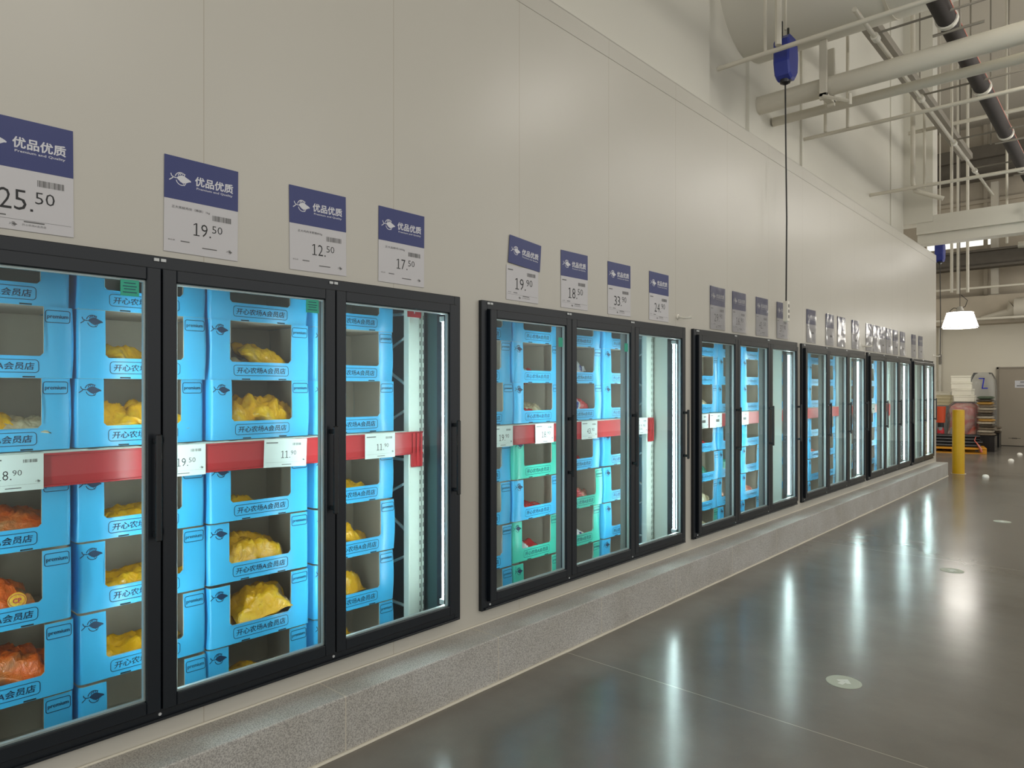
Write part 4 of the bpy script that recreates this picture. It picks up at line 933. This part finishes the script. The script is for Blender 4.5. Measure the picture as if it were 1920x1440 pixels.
# ------------------------------------------------------------------ back door
r = root('door_1', None, None, (-.11, 23.78, 0)); struct(r)
MB().rbox(0, 1.04, -.03, .0, .012, 2.16, .004).build('door_leaf', M['doorp'], r)
MB().box(-.05, 0, -.045, .0, 0, 2.21).box(1.04, 1.09, -.045, 0, 0, 2.21).box(-.05, 1.09, -.045, 0, 2.16, 2.21).build('door_frame', M['doorf'], r)
MB().box(0, 1.04, -.028, -.002, 0, .012).build('door_seal', M['gasket'], r)
MB().rbox(.0, .012, -.036, -.03, 1.35, 1.55, .001).rbox(.0, .012, -.036, -.03, .3, .5, .001).build('hinge', M['doorf'], r)
MB().rbox(.95, .99, -.07, -.03, 1.0, 1.03, .004).rbox(.85, .99, -.08, -.065, 1.005, 1.025, .004).build('door_handle', M['steel'], r)
MB().box(.22, .5, -.032, -.0305, .21, .225).box(.3, .42, -.0325, -.0305, .2, .235).build('scuff_mark', M['dsteel'], r)
r = root('door_sign', 'small white notice on the grey back door', 'sign', (.42, 23.745, 1.73))
MB().box(-.16, .16, -.002, 0, -.10, .10).build('sign_card', M['white'], r)
MB().box(-.04, .12, -.0035, -.002, .045, .07).box(-.12, .13, -.0035, -.002, -.06, -.035).box(-.06, .1, -.0035, -.002, -.0, .008).build('print', M['greyink'], r)


# ------------------------------------------------------------------ goods in the far corner
a = R(12)
r = root('wooden_pallet', 'yellow painted pallet carrying black tube bundles behind the bollard', 'pallet', (.07, 20.31, 0), (0, 0, a))
t = MB(); bt = MB(); bl_ = MB()
for q in range(6): t.rbox(-1.3, 0, .02+q*.17, .14+q*.17, .125, .147, .003)
for y in (0, .45, .9): bt.rbox(-1.3, 0, y, y+.1, 0, .022, .003)
for x in (-1.3, -.72, -.14):
    for y in (0, .45, .9): bl_.rbox(x, x+.14, y, y+.1, .022, .125, .003)
for q in (0,): t.rbox(-1.3, 0, 0, .02, .10, .147, .003)
t.build('top_boards', M['pallet'], r); bt.build('bottom_boards', M['pallet'], r); bl_.build('blocks', M['pallet'], r)
mk = MB(); vs, fs = text_raw('HCVV', .02)
mk.add([(-.16+v[0]*.06, -.0015, .045+v[1]*.09) for v in vs], fs); mk.build('stencil_lettering', M['black'], r)
rd = random.Random(3)
lays = [(0, 7), (1, 6), (2, 5), (3, 3)]
n_t = 0
Mz = Matrix.Translation((.07, 20.31, 0)) @ Matrix.Rotation(a, 4, 'Z')
posw = ['front', 'second', 'third', 'fourth', 'fifth', 'sixth', 'rear']
for l_, cnt in lays:
    for q in range(cnt):
        y = .10+l_*.055+q*.125; z = .147+.043+l_*.074
        p0 = Mz @ Vector((-1.32+rd.uniform(-.1, .05), y, z)); p1 = Mz @ Vector((-.04-rd.uniform(0, .14)-l_*.02, y+rd.uniform(-.01, .01), z))
        mid = (p0+p1)/2+Vector((0, 0, -.004))
        o = MB().path([p0, mid, p1], .042, 10).build('rolled_mat', M['blackplastic'], None, .7)
        tag(o, 'black rolled tube on the yellow pallet, %s layer, %s from the front' % (('lowest', 'second', 'third', 'topmost')[l_], posw[q]), 'roll', 'black rolls on the yellow pallet')
tag(MB().path([Mz @ Vector((-.22, .04, .42)), Mz @ Vector((-.25, .02, .33)), Mz @ Vector((-.2, -.01, .26)), Mz @ Vector((-.13, -.03, .14)), Mz @ Vector((-.11, -.03, .05))], [.008, .01, .014, .03, .026], 8).build('tied_strap', M['wrap'], None, 1), 'pale strap end dangling over the pallet corner', 'strap')

# low dark crate under the sacks
def crate(x0, x1, y0, y1, z0, z1, label, m='blackplastic', grp=None):
    r = root('plastic_crate', label, 'crate', ((x0+x1)/2, (y0+y1)/2, z0), group=grp)
    X, Y, Z = (x1-x0)/2, (y1-y0)/2, z1-z0
    b = MB(); b.rbox(-X, X, -Y, -Y+.02, 0, Z, .003); b.rbox(-X, X, Y-.02, Y, 0, Z, .003); b.rbox(-X, -X+.02, -Y+.02, Y-.02, 0, Z, .003); b.rbox(X-.02, X, -Y+.02, Y-.02, 0, Z, .003); b.rbox(-X+.02, X-.02, -Y+.02, Y-.02, 0, .02, .003)
    b.build('walls', M[m], r)
    e = MB(); e.rbox(-X-.01, X+.01, -Y-.012, -Y, Z-.03, Z, .003)
    n = max(3, int(X*2/.09))
    for q in range(n+1): x = -X+q*(2*X-.012)/n; e.rbox(x, x+.012, -Y-.01, -Y, .0, Z-.03, .002)
    e.build('ribs', M[m], r); return r
crate(-.28, .12, 21.15, 21.6, 0, .40, 'black plastic crate under the tall stack of sacks')
crate(-.15, .0, 22.9, 23.3, 0, .38, 'small black crate standing beside the grey door frame')
crate(-1.25, -.32, 21.4, 22.1, 0, .36, 'wide black crate under the film wrapped goods')
def sack(x, y, z, w_, d_, h, m, seed, label, grp, rz=0):
    mb = MB(); nx, ny = 16, 8; V = []
    for sg in (0, 1):
        for j in range(ny+1):
            for i_ in range(nx+1):
                u = -1+2*i_/nx; v = -1+2*j/ny; e = (1-abs(u)**6)**.5*(1-abs(v)**6)**.5
                nz = noise.noise(Vector((u*3, v*3, seed*2.3+sg)))
                V.append((u*w_/2*(1+.03*noise.noise(Vector((v*3, seed, 1)))), v*d_/2, h/2+(1 if sg else -1)*h*.5*e*(1+(.18*nz if sg else 0))))
    n = nx+1; K = (nx+1)*(ny+1); fs = []
    for j in range(ny):
        for i_ in range(nx): a_ = j*n+i_; fs.append((K+a_, K+a_+1, K+a_+n+1, K+a_+n)); fs.append((a_, a_+n, a_+n+1, a_+1))
    for i_ in range(nx): fs.append((i_, i_+1, K+i_+1, K+i_)); a_ = ny*n+i_; fs.append((a_, K+a_, K+a_+1, a_+1))
    for j in range(ny): a_ = j*n; fs.append((a_, K+a_, K+a_+n, a_+n)); a_ = j*n+nx; fs.append((a_, a_+n, K+a_+n, K+a_))
    o = mb.add(V, fs).build('stacked_sack', M[m], None, 3.1); o.location = (x, y, z); o.rotation_euler = (0, 0, R(rz)); tag(o, label, 'sack', grp); return o
seq = ['s_mix', 's_pale', 's_mix', 's_dark', 's_pale', 's_ochre', 's_pale', 's_dark', 's_mix', 's_pale', 's_mix', 's_ochre', 's_dark', 's_green']
nm = {'s_mix': 'mottled', 's_pale': 'pale', 's_dark': 'dark', 's_ochre': 'ochre', 's_green': 'dull green'}
ords = ['bottom', 'second', 'third', 'fourth', 'fifth', 'sixth', 'seventh', 'eighth', 'ninth', 'tenth', 'eleventh', 'twelfth', 'thirteenth', 'top']
z = .401
for q, m_ in enumerate(seq):
    h = .072
    sack(-.07+rd.uniform(-.02, .02)-.001*q, 21.35, z, .35, .38, h, m_, q, '%s flat sack, %s one counted up the tall stack beside the back door' % (nm[m_], ords[q]), 'flat sacks in the tall stack', rd.uniform(-3, 3)); z += h
z = .381
for q in range(3): sack(-.075, 23.1, z, .2, .3, .06, ('s_dark', 's_pale', 's_mix')[q], 30+q, '%s flat sack on the small crate by the door frame, %s of three' % (('dark', 'pale', 'mottled')[q], ('lowest', 'middle', 'top')[q]), 'flat sacks on the small crate'); z += .06
# film wrapped goods
def lumpy(x0, x1, y0, y1, z0, z1, m, seed, name, taper=.0, amp=.05, parent=None):
    mb = MB(); n = 12; m2 = 10; vs = []
    cx, cy = (x0+x1)/2, (y0+y1)/2
    for j in range(m2+1):
        v = j/m2; k = (1-taper*v)*(1 if v < .85 else 1-.35*((v-.85)/.15)**2)
        for i_ in range(4*n):
            t = i_/(4*n)*2*PI; c, s_ = math.cos(t), math.sin(t); q = (abs(c)**8+abs(s_)**8)**(-1/8)
            f = 1+amp*2*noise.noise(Vector((c*2, s_*2, v*4+seed)))+amp*abs(noise.noise(Vector((c*6, s_*6, v*9+seed))))
            vs.append((cx+c*q*(x1-x0)/2*k*f, cy+s_*q*(y1-y0)/2*k*f, z0+(z1-z0)*v))
    fs = [(j*4*n+i_, j*4*n+(i_+1) % (4*n), (j+1)*4*n+(i_+1) % (4*n), (j+1)*4*n+i_) for j in range(m2) for i_ in range(4*n)]
    fs += [tuple(range(4*n))[::-1], tuple(m2*4*n+k for k in range(4*n))]
    return mb.add(vs, fs).build(name, M[m], parent, 1.2)
r = root('wrapped_goods', 'bulky pinkish goods wrapped in crumpled clear film behind the bollard', 'wrapped goods', (0, 0, 0))
lumpy(-.92, -.30, 21.42, 22.05, .36, 1.22, 'wrap', 2, 'bundle', .06, .07, r)
lumpy(-.95, -.27, 21.38, 22.1, .362, 1.26, 'film', 5, 'film_wrap', .06, .10, r)
# foam boxes stacked on it
GB = 'white foam boxes in the far corner'
def foam(x, y, z, w_, d_, h, m, label, rz=0, grp=GB):
    r = root('foam_box', label, 'foam box', (x, y, z), (0, 0, R(rz)), grp)
    MB().rbox(-w_/2, w_/2, -d_/2, d_/2, 0, h*.72, .006).build('box_body', M[m], r)
    MB().rbox(-w_/2-.006, w_/2+.006, -d_/2-.006, d_/2+.006, h*.74, h, .006).build('lid', M[m], r); return r
foam(-.60, 21.7, 1.262, .46, .36, .16, 'styro', 'white foam box, lowest of the leaning stack on the wrapped goods', 3)
foam(-.64, 21.7, 1.424, .44, .36, .17, 'styro', 'white foam box, second of the leaning stack on the wrapped goods', -4)
foam(-.67, 21.7, 1.596, .46, .36, .18, 'styro', 'white foam box, third of the leaning stack on the wrapped goods', 5)
foam(-.69, 21.7, 1.778, .44, .34, .17, 'styro', 'white foam box, topmost of the leaning stack on the wrapped goods', 8)
crate(-1.45, -1.0, 22.2, 22.6, 0, 1.14, 'tall dark crate behind the wall corner, under cream foam boxes', 'greyp')
for q in range(4): foam(-1.2, 22.4, 1.141+q*.095, .36, .34, .093, 'cream' if q < 3 else 'styro', '%s foam box on the tall crate, %s of four' % ('cream' if q < 3 else 'white', ('lowest', 'second', 'third', 'topmost')[q]), (2, -2, 1, 0)[q])
# clear plastic sheet bundle with blue tape behind
r = root('clear_plastic_bag', 'large translucent plastic bag with blue tape above the stack of sacks', 'plastic bag', (0, 0, 0))
lumpy(-.72, -.12, 23.0, 23.5, .0, 2.05, 'film', 9, 'film_bag', .0, .05, r)
MB().box(-.47, -.33, 22.93, 22.935, 1.87, 1.9).add([(-.36, 22.93, 1.9), (-.33, 22.93, 1.9), (-.37, 22.93, 1.62), (-.40, 22.93, 1.62)], [(0, 1, 2, 3)]).box(-.40, -.26, 22.93, 22.935, 1.6, 1.63).build('tape_strip', M['bluetape'], r)
# red hand pallet truck
r = root('hand_pallet_truck', 'red hand pallet truck half hidden behind the freezer wall corner', 'pallet truck', (-1.02, 20.95, 0))
MB().path([(0, 0, .35), (0, 0, .5), (0, 0, .62)], [.07, .085, .05], 14).path([(0, 0, .82), (0, 0, 1.12)], .05, 12).build('pump_body', M['redp'], r, .8)
MB().path([(0, 0, .72), (0, 0, .95), (0, 0, 1.14)], [.10, .11, .12], 14).build('orange_bag', M['orangep'], r, .8)
MB().path([(0, -.03, .6), (0, -.03, .25)], .05, 12).build('cylinder', M['greyp'], r, .8)
MB().path([(0, 0, .60), (0, 0, .76)], .07, 12).build('joint', M['handle'], r, .8)
w_ = MB(); ring = [(.17*math.cos(2*PI*k/20)+.16, -.05, .19+.17*math.sin(2*PI*k/20)) for k in range(21)]
w_.path(ring, .014, 6, 0, False)
for k in range(6): w_.path([(.16, -.05, .19), (.16+.17*math.cos(k), -.05, .19+.17*math.sin(k))], .008, 5)
w_.build('red_frame', M['redp'], r, 1)
MB().path([(-.04, -.06, .09), (.04, -.06, .09)], .09, 18).build('wheel', M['handle'], r, .8)
MB().rbox(-.1, .08, -.08, .06, .10, .14, .01).build('base_plate', M['redp'], r)
tag(lumpy(-.86, -.55, 20.95, 21.25, .0, .62, 'film', 21, 'crumpled_film', .3, .09), 'crumpled clear film heap on the floor left of the bollard', 'plastic film')
tag(MB().path([(-1.55, 23.7, 0), (-1.55, 23.7, 3.4)], .05, 12).build('wall_pipe', M['pipe'], None, .8), 'white vertical pipe on the back wall by the wall corner', 'pipe')

# ------------------------------------------------------------------ world, camera, view
wd = bpy.data.worlds.new('world'); sc.world = wd; wd.use_nodes = True
bg = wd.node_tree.nodes['Background']; bg.inputs[0].default_value = (1.0, .995, .965, 1); bg.inputs[1].default_value = .74
cam = bpy.data.cameras.new('camera'); co = bpy.data.objects.new('camera', cam); COL.objects.link(co)
cam.sensor_width = 36; cam.lens = 36*1300/1920; cam.shift_y = 9/1920; cam.clip_end = 200; cam.clip_start = .05
co.location = (2.8, 0, 1.6); co.rotation_euler = (R(90), 0, R(42.06))
sc.camera = co
sc.view_settings.view_transform = 'Standard'; sc.view_settings.look = 'None'; sc.view_settings.gamma = 1; sc.view_settings.exposure = .3
sc.view_settings.use_curve_mapping = False
sc.cycles.max_bounces = 8; sc.cycles.transparent_max_bounces = 24; sc.cycles.glossy_bounces = 4; sc.cycles.diffuse_bounces = 3
sc.cycles.sample_clamp_indirect = 4; sc.cycles.use_denoising = True; sc.cycles.caustics_reflective = False; sc.cycles.caustics_refractive = False
